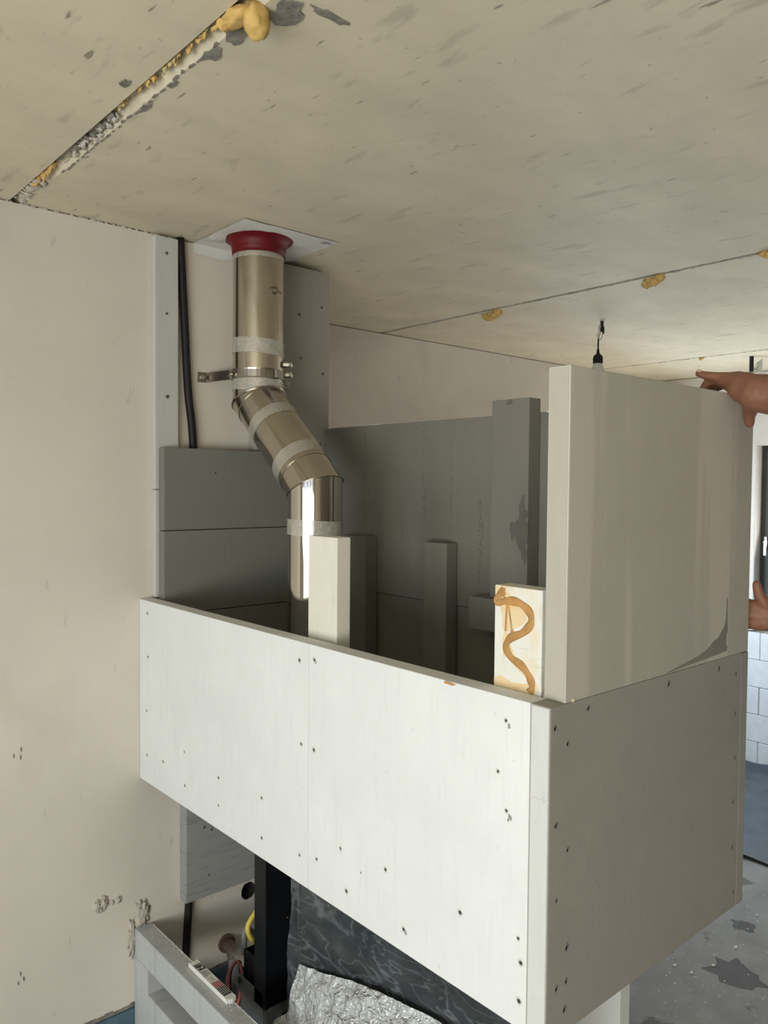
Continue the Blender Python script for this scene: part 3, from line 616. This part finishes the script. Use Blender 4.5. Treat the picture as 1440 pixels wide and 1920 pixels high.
# clamp
cl = empty('pipe_clamp', (PX, DA, .35), 'steel band clamp with a wall arm holding the upper flue pipe', 'clamp')
ZC = .385
bm = BM(); lathe(bm, [(RP + .0035, ZC - .017), (RP + .0055, ZC - .017), (RP + .0045, ZC - .012), (RP + .0045, ZC + .012), (RP + .0055, ZC + .017), (RP + .0035, ZC + .017)], PX, YU, 40); mk('band', bm, 'steel_dark', cl, smooth=False)
bm = BM(); box(bm, PX - .146, PX - .110, DA - .004, DA - .0005, ZC - .018, ZC + .018, .001, 1)
bm2 = bm; plate(bm, [(PX - .112, DA - .004), (PX - .090, YU + .045), (PX - .086, YU + .045), (PX - .108, DA - .0005)], 'z', ZC - .017, ZC + .017); mk('wall_arm', bm, 'steel_dark', cl)
bm = BM(); box(bm, PX + .088, PX + .128, YU - .012, YU - .008, ZC - .038, ZC + .004, .001, 1); box(bm, PX + .085, PX + .128, YU + .008, YU + .011, ZC - .036, ZC + .004, .001, 1); mk('clamp_lug', bm, 'steel_dark', cl)
bm = BM(); tube(bm, [(PX + .112, YU - .03, ZC - .017), (PX + .112, YU + .02, ZC - .017)], .004, 8); tube(bm, [(PX + .112, YU - .019, ZC - .017), (PX + .112, YU - .012, ZC - .017)], .008, 6); mk('bolt', bm, 'chrome', cl)
bm = BM(); tube(bm, [(PX - .128, DA - .010, ZC), (PX - .128, DA - .003, ZC)], .008, 6); mk('bolt', bm, 'chrome', cl)
bm = BM(); tube(bm, [(PX - .105, YU + .02, ZC), (PX - .080, YU + .025, ZC)], .006, 6); tube(bm, [(PX - .112, YU + .02, ZC), (PX - .104, YU + .02, ZC)], .010, 6); mk('bolt', bm, 'steel_dark', cl)
bm = BM(); cc = Vector((PX, YU, ZC)); dd = Vector((.28, -.96, 0)).normalized(); ss = Vector((-dd.y, dd.x, 0)); p = cc + dd * (RP + .004)
plate(bm, [((p - ss * .02).x, (p - ss * .02).y), ((p + ss * .02).x, (p + ss * .02).y), ((p + ss * .018 + dd * .008).x, (p + ss * .018 + dd * .008).y), ((p - ss * .018 + dd * .008).x, (p - ss * .018 + dd * .008).y)], 'z', ZC - .014, ZC + .014); mk('band_lock', bm, 'steel_dark', cl)
# sealing membrane with red sleeve
bm = BM(); nx = 16; x0, x1, y0, y1 = 1.366, 1.752, 2.256, DA - .0015
def mz(x, y): return H - .0035 - .004 * max(0, noise.noise(Vector((x * 14, y * 14, 1)))) - .010 * max(0, 1 - abs(math.hypot(x - 1.40, y - 2.50) / .05 - 0)) 
g = [[bm.verts.new((x0 + (x1 - x0) * i / nx, y0 + (y1 - y0) * j / nx, mz(x0 + (x1 - x0) * i / nx, y0 + (y1 - y0) * j / nx))) for i in range(nx + 1)] for j in range(nx + 1)]
for j in range(nx):
    for i in range(nx): bm.faces.new((g[j][i], g[j + 1][i], g[j + 1][i + 1], g[j][i + 1]))
fold = [bm.verts.new((v.co.x, DA - .0025, H - .040 - .010 * noise.noise(Vector((v.co.x * 20, 0, 0))))) for v in g[nx]]
for i in range(nx): bm.faces.new((g[nx][i], fold[i], fold[i + 1], g[nx][i + 1]))
mem = mk('sealing_membrane', bm, 'membrane', label='white square sealing membrane with red sleeve on the ceiling', cat='membrane')
bm = BM(); lathe(bm, [(.122, H - .004), (.117, H - .007), (.105, H - .012), (.0985, H - .022), (.0945, H - .040), (.0935, H - .060), (.092, H - .060)], PX, YU - .002, 48); mk('red_sleeve', bm, 'red', mem, smooth=True, label='dark red rubber sleeve')
bm = BM()
for q in range(7):
    w = .006; x = 1.690 + q * .0065; y = 2.268
    for (a, b) in ((0, .008), (.011, .016), (.020, .022 + .004 * (q % 2))):
        if (q * 3 + int(a * 1000)) % 5 == 0: continue
        bm.faces.new([bm.verts.new(p) for p in ((x, y + a, H - .0085), (x + .0045, y + a, H - .0085), (x + .0045, y + b, H - .0085), (x, y + b, H - .0085))])
mk('print', bm, 'ink', mem, label='small grey printed marks', kind='stuff')

# ---------------------------------------------------------------- conduit on the wall
bm = BM(); pts = spline([(1.310, DA - .016, H - .001), (1.326, DA - .016, .58), (1.340, DA - .015, .335), (1.361, DA - .0145, .131), (1.37, DA - .0145, -.3), (1.36, DA - .0145, -.9)], 6)
tube(bm, pts, .0142, 10); mk('black_conduit', bm, 'black_rubber', label='black conduit coming from the ceiling down behind the blocks', cat='conduit', smooth=True)
bm = BM(); tube(bm, spline([(1.345, DA - .0145, -1.511), (1.342, DA - .0145, -1.56), (1.334, DA - .0145, -1.68), (1.325, DA - .0145, -1.80), (1.325, DA - .0145, FL + .001)], 6), .0142, 10)
mk('black_conduit', bm, 'black_rubber', label='black conduit running down the wall below the streaked board', cat='conduit', smooth=True)

# ---------------------------------------------------------------- pendant bulb and second ceiling cable
lp = empty('pendant_bulb', (3.586, 2.389, H), 'bare bulb in a black holder hanging from the ceiling by its wire', 'lamp')
bm = BM(); tube(bm, [(3.590, 2.389, H), (3.590, 2.389, H - .055)], .0085, 8); tube(bm, spline([(3.592, 2.389, H - .05), (3.606, 2.389, H - .062), (3.607, 2.389, H - .03), (3.598, 2.389, H - .022)], 5), .003, 6); mk('cable_stub', bm, 'black_rubber', lp)
bm = BM(); tube(bm, spline([(3.590, 2.389, H - .03), (3.575, 2.389, H - .020), (3.563, 2.389, H - .035), (3.562, 2.389, H - .06), (3.565, 2.389, H - .085), (3.560, 2.389, H - .100)], 5), .0022, 6)
tube(bm, spline([(3.595, 2.389, H - .055), (3.592, 2.389, H - .08), (3.577, 2.389, H - .098), (3.562, 2.389, H - .098), (3.545, 2.389, H - .072)], 5), .0018, 6)
tube(bm, spline([(3.582, 2.389, H - .03), (3.574, 2.389, H - .04), (3.575, 2.389, H - .06), (3.563, 2.389, H - .098)], 5), .0016, 6); mk('wire', bm, 'steel_dark', lp)
bm = BM(); tube(bm, [(3.561, 2.389, H - .095), (3.559, 2.389, H - .125), (3.559, 2.389, H - .160)], .0042, 8); mk('cord', bm, 'black_rubber', lp)
bm = BM(); lathe(bm, [(.006, H - .150), (.0085, H - .170), (.012, H - .174), (.0215, H - .182), (.0255, H - .195), (.0255, H - .222), (.0235, H - .2225)], 3.559, 2.389, 20, True); mk('bulb_holder', bm, 'black_rubber', lp, smooth=False)
bm = BM(); lathe(bm, [(.022, H - .221), (.024, H - .228), (.031, H - .246), (.036, H - .262), (.036, H - .275), (.030, H - .292), (.018, H - .304), (.003, H - .308)], 3.559, 2.389, 20, True); mk('bulb', bm, 'bulb_white', lp, smooth=True)
c2 = empty('ceiling_cable', (5.244, 2.35, H), 'black cable stub with loose wires on the ceiling above the worker\'s arm', 'cable')
bm = BM(); tube(bm, [(5.247, 2.35, H), (5.247, 2.35, H - .10)], .014, 8); mk('cable_stub', bm, 'black_rubber', c2)
bm = BM()
for q in range(4): tube(bm, spline([(5.25, 2.35, H - .09), (5.28 + q * .02, 2.34, H - .06 - .01 * (q % 2)), (5.30 + q * .018, 2.33, H - .035 + .01 * q), (5.29 + q * .02, 2.33, H - .10)], 5), .004, 6)
mk('wire', bm, 'chrome', c2)

# ---------------------------------------------------------------- fireplace under the box
fp = empty('fireplace', (1.62, 1.6, FL), 'black steel fireplace insert hanging below the white box', 'fireplace')
bm = BM(); box(bm, 1.40, 1.88, 1.66, 1.99, -1.80, -.98, .004, 1); box(bm, 1.401, 1.44, 1.10, 1.665, -1.80, -1.00, .004, 1); mk('firebox', bm, 'black_paint', fp)
bm = BM(); box(bm, 1.41, 1.85, 1.3, 2.2, -.985, -.955, .004, 1); mk('hood', bm, 'black_paint', fp)
bm = BM(); box(bm, 1.396, 1.400, 1.14, 1.965, -1.72, -1.02, .001, 1); mk('fire_glass', bm, 'glass_dark', fp)
bm = BM(); box(bm, 1.350, 1.480, 2.100, 2.165, -1.680, -.985, .003, 1); box(bm, 1.352, 1.360, 2.098, 2.100, -1.678, -.99); mk('column', bm, 'black_paint', fp)
bm = BM(); box(bm, 1.356, 1.362, 2.104, 2.16, FL, -1.66); box(bm, 1.415, 1.421, 2.104, 2.16, FL, -1.66); box(bm, 1.362, 1.415, 2.150, 2.156, FL, -1.66); box(bm, 1.421, 1.475, 2.106, 2.110, -1.72, -1.66); mk('leg_bracket', bm, 'galv', fp)
bm = BM(); tube(bm, [(1.435, 2.100, -1.405), (1.435, 2.097, -1.405)], .003, 6); mk('rivet', bm, 'copper', fp)
cb = empty('control_box', (1.40, 2.18, FL), 'grey metal control box with wires left of the black column', 'box')
bm = BM(); box(bm, 1.350, 1.354, 2.112, 2.262, -1.95, -1.632, .001, 1); mk('cover_plate', bm, 'grey_paint', cb)
bm = BM(); box(bm, 1.372, 1.376, 2.17, 2.262, -1.9, -1.558); box(bm, 1.372, 1.53, 2.258, 2.262, -1.9, -1.558); box(bm, 1.526, 1.53, 2.17, 2.258, -1.9, -1.558); box(bm, 1.372, 1.53, 2.166, 2.17, -1.9, -1.558); box(bm, 1.376, 1.526, 2.17, 2.258, -1.60, -1.595); mk('housing', bm, 'black_paint', cb)
bm = BM(); box(bm, 1.36, 1.372, 2.12, 2.25, FL, -1.9, .001, 1); mk('foot', bm, 'grey_paint', cb)
bm = BM(); lump(bm, (1.346, 2.246, -1.648), (.006, .010, .009), 5, .5, 2, 1); mk('clip', bm, 'black_rubber', cb)
def hose(name, pts, r, mt, label, cat):
    bm = BM(); tube(bm, spline(pts, 8), r, 10); return mk(name, bm, mt, label=label, cat=cat, smooth=True)
hose('gas_hose', [(1.50, 2.30, -1.36), (1.455, 2.30, -1.455), (1.420, 2.30, -1.495), (1.410, 2.30, -1.519), (1.421, 2.30, -1.555), (1.462, 2.30, -1.615), (1.50, 2.31, -1.68), (1.505, 2.33, -1.9)], .0085, 'yellow', 'yellow gas hose curving down behind the black column', 'hose')
hose('grey_hose', [(1.412, 2.325, -1.62), (1.412, 2.325, -1.548), (1.428, 2.325, -1.538), (1.456, 2.325, -1.572), (1.488, 2.335, -1.625), (1.496, 2.345, -1.70), (1.492, 2.365, -1.9)], .010, 'grey_hose', 'grey hose looping beside the yellow gas hose', 'hose')
wr = empty('wire_bundle', (1.34, 2.27, -1.72), 'pink and black wires looping into the grey control box', 'wires')
for i, dx in enumerate((0, .010, .018)):
    bm = BM(); tube(bm, spline([(1.368, 2.264 + i * .004, -1.646), (1.364 + dx * .3, 2.28, -1.612), (1.346 + dx * .3, 2.285, -1.606 - dx * .2), (1.324 + dx * .6, 2.285, -1.640), (1.314 + dx, 2.28, -1.70), (1.318 + dx, 2.275, -1.80)], 6), .0038, 8)
    mk('wire', bm, 'pink' if i < 2 else 'black_rubber', wr, smooth=True)
bm = BM(); tube(bm, spline([(1.345, 2.27, -1.78), (1.338, 2.25, -1.735), (1.350, 2.25, -1.70), (1.36, 2.27, -1.69)], 5), .006, 8); mk('wire', bm, 'rule_red', wr, smooth=True)
bm = BM(); tube(bm, [(1.33, 2.265, -1.725), (1.345, 2.255, -1.71)], .007, 8); mk('connector', bm, 'black_rubber', wr)
ge = empty('gas_elbow', (1.505, DA, -1.76), 'brown wall elbow with a white pipe stub beside the control box', 'pipe')
bm = BM(); tube(bm, [(1.505, DA - .001, -1.745), (1.505, DA - .012, -1.745)], .034, 14); mk('rosette', bm, 'copper', ge)
bm = BM(); tube(bm, spline([(1.505, DA - .01, -1.745), (1.502, DA - .045, -1.747), (1.500, DA - .065, -1.775)], 5), .022, 12); mk('elbow', bm, 'copper', ge, smooth=True)
bm = BM(); tube(bm, [(1.500, DA - .065, -1.765), (1.500, DA - .065, FL)], .019, 12); mk('down_pipe', bm, 'grey_hose', ge, smooth=True)
bm = BM(); tube(bm, [(1.502, DA - .055, -1.755), (1.470, DA - .19, -1.715), (1.463, DA - .225, -1.706)], .0145, 12); mk('pipe_stub', bm, 'offwhite', ge, smooth=True)
# protective film over the glass, silvery sheet bunched below it
def cloth(name, rows, mt, label, cat, amp, freq, nu=46, nv=30, seed=0):
    """surface between polylines: rows is a list of (list of points); noise pushes it along -x"""
    bm = BM(); R = [spline(r, 10) for r in rows]
    def samp(pl, t):
        f = t * (len(pl) - 1); i = min(int(f), len(pl) - 2); return pl[i].lerp(pl[i + 1], f - i)
    g = []
    for j in range(nv + 1):
        row = []
        for i in range(nu + 1):
            col = spline([samp(r, i / nu) for r in R], 6); p = samp(col, j / nv)
            q = p * freq + Vector((seed, seed, seed))
            d = 1 - abs(noise.noise(Vector((q.x, q.y * 1.0, q.z)))) * 2
            d2 = 1 - abs(noise.noise(Vector((q.x, q.y * 2.7 + q.z * 1.4, q.z * 2.3)))) * 2
            row.append(bm.verts.new(p + Vector((-1, -.35, .3)) * amp * (.7 * d + .4 * d2)))
        g.append(row)
    for j in range(nv):
        for i in range(nu): bm.faces.new((g[j][i], g[j][i + 1], g[j + 1][i + 1], g[j + 1][i]))
    bmesh.ops.recalc_face_normals(bm, faces=bm.faces)
    return mk(name, bm, mt, label=label, cat=cat, smooth=True)
cloth('protective_film', [[(1.388, 2.000, -1.035), (1.388, 1.6, -1.035), (1.388, 1.12, -1.035)], [(1.388, 2.004, -1.30), (1.384, 1.6, -1.30), (1.388, 1.12, -1.3)], [(1.386, 2.022, -1.50), (1.380, 1.6, -1.50), (1.388, 1.12, -1.5)], [(1.386, 2.02, -1.75), (1.378, 1.6, -1.75), (1.388, 1.12, -1.75)]],
      'film', 'creased clear film covering the dark fireplace glass', 'plastic film', .009, 8, 80, 50)
cloth('plastic_sheet', [[(1.372, 1.935, -1.455), (1.370, 1.82, -1.425), (1.366, 1.70, -1.386), (1.362, 1.58, -1.353), (1.362, 1.40, -1.322), (1.365, 1.20, -1.30)],
                        [(1.350, 1.945, -1.53), (1.335, 1.83, -1.50), (1.325, 1.70, -1.46), (1.315, 1.58, -1.43), (1.32, 1.40, -1.40), (1.33, 1.20, -1.38)],
                        [(1.345, 1.955, -1.60), (1.310, 1.85, -1.58), (1.285, 1.72, -1.54), (1.275, 1.58, -1.51), (1.275, 1.40, -1.49), (1.28, 1.20, -1.47)],
                        [(1.345, 2.03, -1.67), (1.275, 1.93, -1.64), (1.25, 1.76, -1.62), (1.245, 1.58, -1.60), (1.245, 1.40, -1.58), (1.25, 1.2, -1.56)],
                        [(1.345, 2.06, -1.76), (1.27, 1.95, -1.78), (1.25, 1.76, -1.78), (1.245, 1.58, -1.78), (1.245, 1.40, -1.78), (1.25, 1.2, -1.78)]],
      'sheet', 'crumpled silvery plastic sheet bunched at the foot of the fireplace glass', 'plastic sheet', .010, 13, 130, 80, 3)

# ---------------------------------------------------------------- hearth bench with folding rule
hb = empty('hearth_bench', (1.175, 2.0, FL), 'low pale grey bench frame at the bottom, running out from the wall', 'bench')
BX0, BX1, BT = 1.143, 1.205, -1.555
bm = BM(); box(bm, BX0, BX1, 1.30, DA - .001, -1.655, BT, .003); mk('top_rail', bm, 'bench', hb)
bm = BM(); box(bm, BX0, BX1, 2.508, DA - .001, FL, -1.6555, .003); mk('upright', bm, 'bench', hb)
bm = BM(); box(bm, BX0, BX1, 1.30, 1.40, FL, -1.6555, .003); mk('upright', bm, 'bench', hb)
bm = BM(); box(bm, BX0, BX1 + .012, 1.401, 2.507, FL, -1.742, .003); mk('lower_rail', bm, 'bench', hb)
bm = BM(); box(bm, BX1 + .013, BX1 + .018, 1.40, DA - .001, FL, -1.80); mk('back_panel', bm, 'black_paint', hb)
bm = BM(); rnd = random.Random(2)
for q in range(40): lump(bm, (rnd.uniform(BX0 + .006, BX1 - .004), rnd.uniform(1.9, 2.6), BT + .0006), (.0022, .003, .0014), q, .5, 2, 1)
for q in range(60): lump(bm, (BX1 - .002, 1.85 + q * .0125, BT + .001), (.002, .008, .0018), q + 50, .6, 2, 1)
mk('dust_crumb', bm, 'offwhite', hb, kind='stuff')
fr_ = empty('folding_rule', (1.197, 2.16, BT), 'white folding rule with black and red print lying on the grey bench', 'ruler')
rule_parts = []
rot = math.radians(0); RX0, RX1, RY0, RY1 = 1.179, 1.212, 2.035, 2.283
for k in range(5):
    a = RX0 + k * .0066; bm = BM(); box(bm, a, a + .0062, RY0 + (.006 if k in (0, 4) else 0) + .002 * (k % 2), RY1 - .004 * (k % 2), BT + .0005, BT + .0155, .0012, 1); mk('rule_segment', bm, 'rule_white', fr_)
zt = BT + .0158
def flat(y0, y1, x0, x1, mt, nm='print', lab=None):
    bm = BM(); box(bm, x0, x1, y0, y1, zt - .0004, zt); mk(nm, bm, mt, fr_, label=lab)
flat(2.222, 2.258, RX0 + .005, RX1 - .003, 'rule_black', lab='black printed field with a pale slanted letter')
flat(2.110, 2.142, RX0 + .003, RX1 - .003, 'rule_red', lab='red printed field')
flat(2.062, 2.108, RX0 + .003, RX1 - .003, 'rule_black', lab='black printed field with pale lines')
bm = BM()
def stroke(pts, w=.0016):
    for (a, b) in zip(pts, pts[1:]):
        A = Vector((a[0], a[1], zt + .0002)); Bv = Vector((b[0], b[1], zt + .0002)); t = (Bv - A).normalized(); s = Vector((-t.y, t.x, 0)) * w
        bm.faces.new([bm.verts.new(p) for p in (A - s, A + s, Bv + s, Bv - s)])
stroke([(RX0 + .008, 2.226), (RX0 + .008, 2.238), (RX0 + .022, 2.228), (RX0 + .022, 2.240)]); stroke([(RX0 + .024, 2.226), (RX0 + .028, 2.254)], .0008)
for q in range(3): stroke([(RX0 + .008 + q * .006, 2.244), (RX0 + .011 + q * .006, 2.256)], .0007)
for q in range(4): stroke([(RX0 + .007 + q * .006, 2.066), (RX0 + .007 + q * .006, 2.104)], .0008); stroke([(RX0 + .007 + q * .006, 2.112), (RX0 + .007 + q * .006, 2.140)], .0006)
mk('print', bm, 'rule_white', fr_, kind='stuff')
bm = BM()
stroke([(RX0 + .006, 2.215), (RX0 + .006, 2.180), (RX0 + .014, 2.180), (RX0 + .014, 2.215), (RX0 + .006, 2.215)], .0005)
for q in range(6): stroke([(RX0 + .008, 2.211 - q * .005), (RX0 + .012, 2.209 - q * .005)], .0009)
for q in range(4): stroke([(RX0 + .017 + q * .003, 2.214), (RX0 + .017 + q * .003, 2.184)], .0004)
for q in range(3): stroke([(RX0 + .008 + q * .006, 2.172), (RX0 + .008 + q * .006, 2.150)], .0005)
mk('print', bm, 'rule_black', fr_, label='small black outlined lettering', kind='stuff')

# ---------------------------------------------------------------- floor things at the right
bm = BM(); nx, ny = 40, 40; g = []
for j in range(ny + 1):
    row = []
    for i in range(nx + 1):
        x = 4.45 + (5.93 - 4.45) * i / nx + .05 * noise.noise(Vector((j * .2, 0, 3))) * (1 if i < 2 else 0); y = .9 + 2.3 * j / ny
        q = Vector((x * 3.0, y * 3.0, 1)); d = 1 - abs(noise.noise(q)) * 2; d2 = 1 - abs(noise.noise(q * 2.3)) * 2
        z = FL + .003 + .022 * max(0, d) ** 2 + .010 * max(0, d2) + (.05 * max(0, (x - 5.80) / .13) if x > 5.80 else 0)
        row.append(bm.verts.new((x, y, z)))
    g.append(row)
for j in range(ny):
    for i in range(nx): bm.faces.new((g[j][i], g[j][i + 1], g[j + 1][i + 1], g[j + 1][i]))
mk('plastic_floor_sheet', bm, 'black_sheet', label='dark crinkled plastic sheet on the floor before the white blocks', cat='plastic sheet', smooth=True)
bm = BM(); rnd = random.Random(4)
for q in range(160):
    x = rnd.uniform(2.6, 4.3); y = rnd.uniform(1.2, 2.0); s = rnd.uniform(.0015, .004)
    lump(bm, (x, y, FL + s * .4), (s * rnd.uniform(.8, 1.6), s, s * .6), q, .5, 2, 1)
mk('floor_debris', bm, 'block', label='scattered white crumbs on the grey concrete floor', cat='debris', kind='stuff')
for i, (x, y, s, lab) in enumerate(((3.35, 1.604, .018, 'white plaster chip on the floor at the upper edge of the dark stain'), (3.561, 1.603, .020, 'largest white plaster chip on the floor, nearest the plastic sheet'),
                                    (3.219, 1.715, .016, 'white plaster chip on the floor beside the lower edge of the end board'), (3.227, 1.640, .018, 'flat white plaster chip between the end board and the dark stain'), (3.912, 1.66, .013, 'small white plaster chip close to the dark plastic sheet'))):
    bm = BM(); s *= .6; lump(bm, (x, y, FL + s * .3), (s, s * .6, s * .4), i + 5, .7, 3, 2); mk('plaster_chip', bm, 'block', label=lab, cat='plaster chip', group='plaster chips on the floor')
bm = BM(); plate(bm, ragged(17, 3.37, 1.51, .10, .12, 8, .3), 'z', FL - .002, FL + .0006)
plate(bm, ragged(13, 3.77, 1.66, .05, .06, 9, .3), 'z', FL - .002, FL + .0005)
fl_o = bpy.data.objects['floor']; mk('wet_stain', bm, 'wet_floor', fl_o, label='dark damp stain')

# ---------------------------------------------------------------- the worker (mostly outside the frame, standing on a work platform)
pf = empty('work_platform', (2.33, .42, FL), 'aluminium work platform under the worker, right of the box', 'platform')
PZ = FL + .42
bm = BM(); box(bm, 2.05, 2.65, .12, .68, PZ - .03, PZ, .004, 1); mk('deck', bm, 'alu', pf)
for x in (2.07, 2.61):
    for y in (.14, .64): bm = BM(); box(bm, x, x + .025, y, y + .025, FL, PZ - .03, .002, 1); mk('leg', bm, 'alu', pf)
def capsule_body(name, chains, voxel, mt, parent=None, smooth=4, **kw):
    """tapered limbs laid out as chains of (point, radius), fused by a voxel remesh into one continuous skin"""
    bm = BM()
    for ch in chains:
        pts = [Vector(c[0]) for c in ch]; rs = [c[1] for c in ch]; fl = [c[2] if len(c) > 2 else 1.0 for c in ch]
        P = []; Rr = []
        for i in range(len(pts) - 1):
            L_ = (pts[i + 1] - pts[i]).length; k = max(2, int(L_ / (min(rs) * .6)))
            for q in range(k): P.append(pts[i].lerp(pts[i + 1], q / k)); Rr.append(rs[i] + (rs[i + 1] - rs[i]) * q / k)
        P.append(pts[-1]); Rr.append(rs[-1])
        tube(bm, P, Rr, 14)
        for p, r in ((pts[0], rs[0]), (pts[-1], rs[-1])):
            g = bmesh.ops.create_icosphere(bm, subdivisions=2, radius=r * .99)['verts']
            for v in g: v.co += p
    me = bpy.data.meshes.new(name + '_tmp'); bm.to_mesh(me); bm.free()
    o = bpy.data.objects.new(name + '_tmp', me); COL.objects.link(o)
    r = o.modifiers.new('r', 'REMESH'); r.mode = 'VOXEL'; r.voxel_size = voxel; r.use_smooth_shade = True
    s = o.modifiers.new('s', 'SMOOTH'); s.factor = .5; s.iterations = smooth
    dg = bpy.context.evaluated_depsgraph_get(); ev = o.evaluated_get(dg); out = bpy.data.meshes.new_from_object(ev)
    bpy.data.objects.remove(o); bpy.data.meshes.remove(me)
    b2 = BM(); b2.from_mesh(out); bpy.data.meshes.remove(out)
    return mk(name, b2, mt, parent, smooth=True, **kw)
hip = (2.36, .36, -.70); chest = (2.32, .42, -.22); neck = (2.31, .43, .02)
LS = (2.17, .36, -.07); RS_ = (2.46, .50, -.07)
LE = (2.04, .595, .175); LW = (1.812, .795, .214)
RE = (2.36, .62, -.34); RW = (2.050, .795, -.338)
Z0 = PZ
fing = []
# left hand over the top edge of the board at its corner: palm on the edge, index along the top, the others hooked behind, thumb down the front
fing.append([(LW, .040), ((1.826, .835, .232), .036), ((1.850, .872, .250), .024)])
fing.append([((1.836, .850, .246), .026), ((1.852, .898, .256), .018)])
fing.append([((1.850, .860, .238), .024), ((1.885, .900, .252), .017)])
fing.append([((1.846, .880, .260), .0135), ((1.842, .905, .264), .0115), ((1.836, .928, .268), .0105), ((1.828, .945, .274), .0088)])
fing.append([((1.858, .895, .258), .0125), ((1.852, .932, .256), .0110), ((1.848, .944, .236), .0102), ((1.846, .942, .206), .0090)])
fing.append([((1.874, .902, .256), .0120), ((1.868, .936, .250), .0107), ((1.865, .944, .222), .0099), ((1.864, .940, .196), .0086)])
fing.append([((1.890, .904, .251), .0108), ((1.886, .932, .244), .0096), ((1.884, .940, .218), .0089), ((1.883, .936, .198), .0077)])
fing.append([((1.836, .820, .205), .026), ((1.862, .832, .188), .0190), ((1.884, .846, .170), .0140), ((1.900, .852, .153), .0112)])
# right hand flat against the right end: palm on the edge, fingers running back behind, thumb up along the edge
fing.append([(RW, .029), ((2.018, .850, -.318), .029), ((1.990, .905, -.312), .024)])
fing.append([((2.010, .850, -.306), .021), ((1.985, .92, -.286), .016)])
fing.append([((2.010, .850, -.334), .021), ((1.985, .92, -.338), .015)])
for dz, L_ in ((-.284, 1.0), (-.306, 1.08), (-.328, 1.0), (-.347, .82)):
    fing.append([((1.990, .905, dz), .0125), ((1.980, .945 * 1.0, dz + .002), .0110), ((1.962, .945 + .022 * L_, dz + .002), .0102), ((1.940, .945 + .026 * L_, dz + .002), .0088)])
fing.append([((2.022, .832, -.312), .019), ((2.000, .850, -.285), .0160), ((1.990, .860, -.262), .0128), ((1.986, .864, -.238), .0108)])
chains = fing + [
    [(LE, .047), ((1.99, .640, .185), .053), ((1.89, .728, .202), .050), (LW, .044)], [(LS, .060), ((2.12, .47, .06), .055), (LE, .047)],
    [(RE, .046), ((2.28, .67, -.335), .048), ((2.14, .76, -.325), .038), (RW, .029)], [(RS_, .060), ((2.42, .55, -.20), .053), (RE, .046)],
    [(LS, .070), (chest, .13), (RS_, .070)], [(neck, .060), ((2.315, .425, -.10), .10), (chest, .145), ((2.345, .385, -.48), .135), (hip, .150)],
    [((2.31, .43, .02), .058), ((2.295, .445, .10), .055)],
    [((2.29, .45, .13), .078), ((2.28, .46, .20), .094), ((2.285, .455, .255), .086)], [((2.268, .478, .10), .050), ((2.272, .472, .16), .07)],
    [((2.226, .532, .165), .012), ((2.214, .548, .145), .016)], [((2.20, .43, .17), .012), ((2.20, .425, .19), .016)], [((2.355, .52, .17), .012), ((2.36, .52, .19), .016)],
    [((2.28, .33, -.74), .10), ((2.27, .34, -1.15), .070), ((2.27, .31, Z0 + .10), .045), ((2.26, .33, Z0 + .05), .045), ((2.22, .42, Z0 + .035), .032)],
    [((2.44, .40, -.74), .10), ((2.46, .42, -1.15), .070), ((2.47, .38, Z0 + .10), .045), ((2.46, .40, Z0 + .05), .045), ((2.42, .49, Z0 + .035), .032)]]
person = capsule_body('person', chains, .0042, 'skin', label='worker in a navy shirt gripping the top corner and right edge of the end board', cat='person', smooth=3)
bm = BM()
g = bmesh.ops.create_icosphere(bm, subdivisions=2, radius=1)['verts']
for v in g: v.co = Vector((1.8255 + v.co.x * .0035, .943 + v.co.y * .007, .2795 + v.co.z * .0045))
mk('fingernail', bm, 'nail', person, smooth=True, label='pale fingernail')
capsule_body('t_shirt', [[(LS, .078), ((2.13, .45, .03), .070)], [(RS_, .078), ((2.43, .54, -.18), .070)], [(LS, .082), (chest, .145), (RS_, .082)], [((2.315, .425, -.09), .11), (chest, .16), ((2.345, .385, -.48), .15), ((2.36, .36, -.74), .165)]], .009, 'navy', person)
capsule_body('trousers', [[(hip, .163), ((2.36, .365, -.76), .155)], [((2.28, .33, -.76), .115), ((2.27, .34, -1.15), .085), ((2.27, .31, Z0 + .10), .065)], [((2.44, .40, -.76), .115), ((2.46, .42, -1.15), .085), ((2.47, .38, Z0 + .10), .065)]], .009, 'work_grey', person)
capsule_body('hair', [[((2.295, .435, .23), .095), ((2.30, .43, .19), .092)]], .008, 'hair', person)
for (a, b) in ((2.26, .33), (2.46, .40)): 
    capsule_body('boot', [[((a + .005, b - .02, Z0 + .06), .056), ((a - .01, b + .03, Z0 + .045), .046), ((a - .045, b + .11, Z0 + .040), .040)]], .007, 'black_rubber', person)
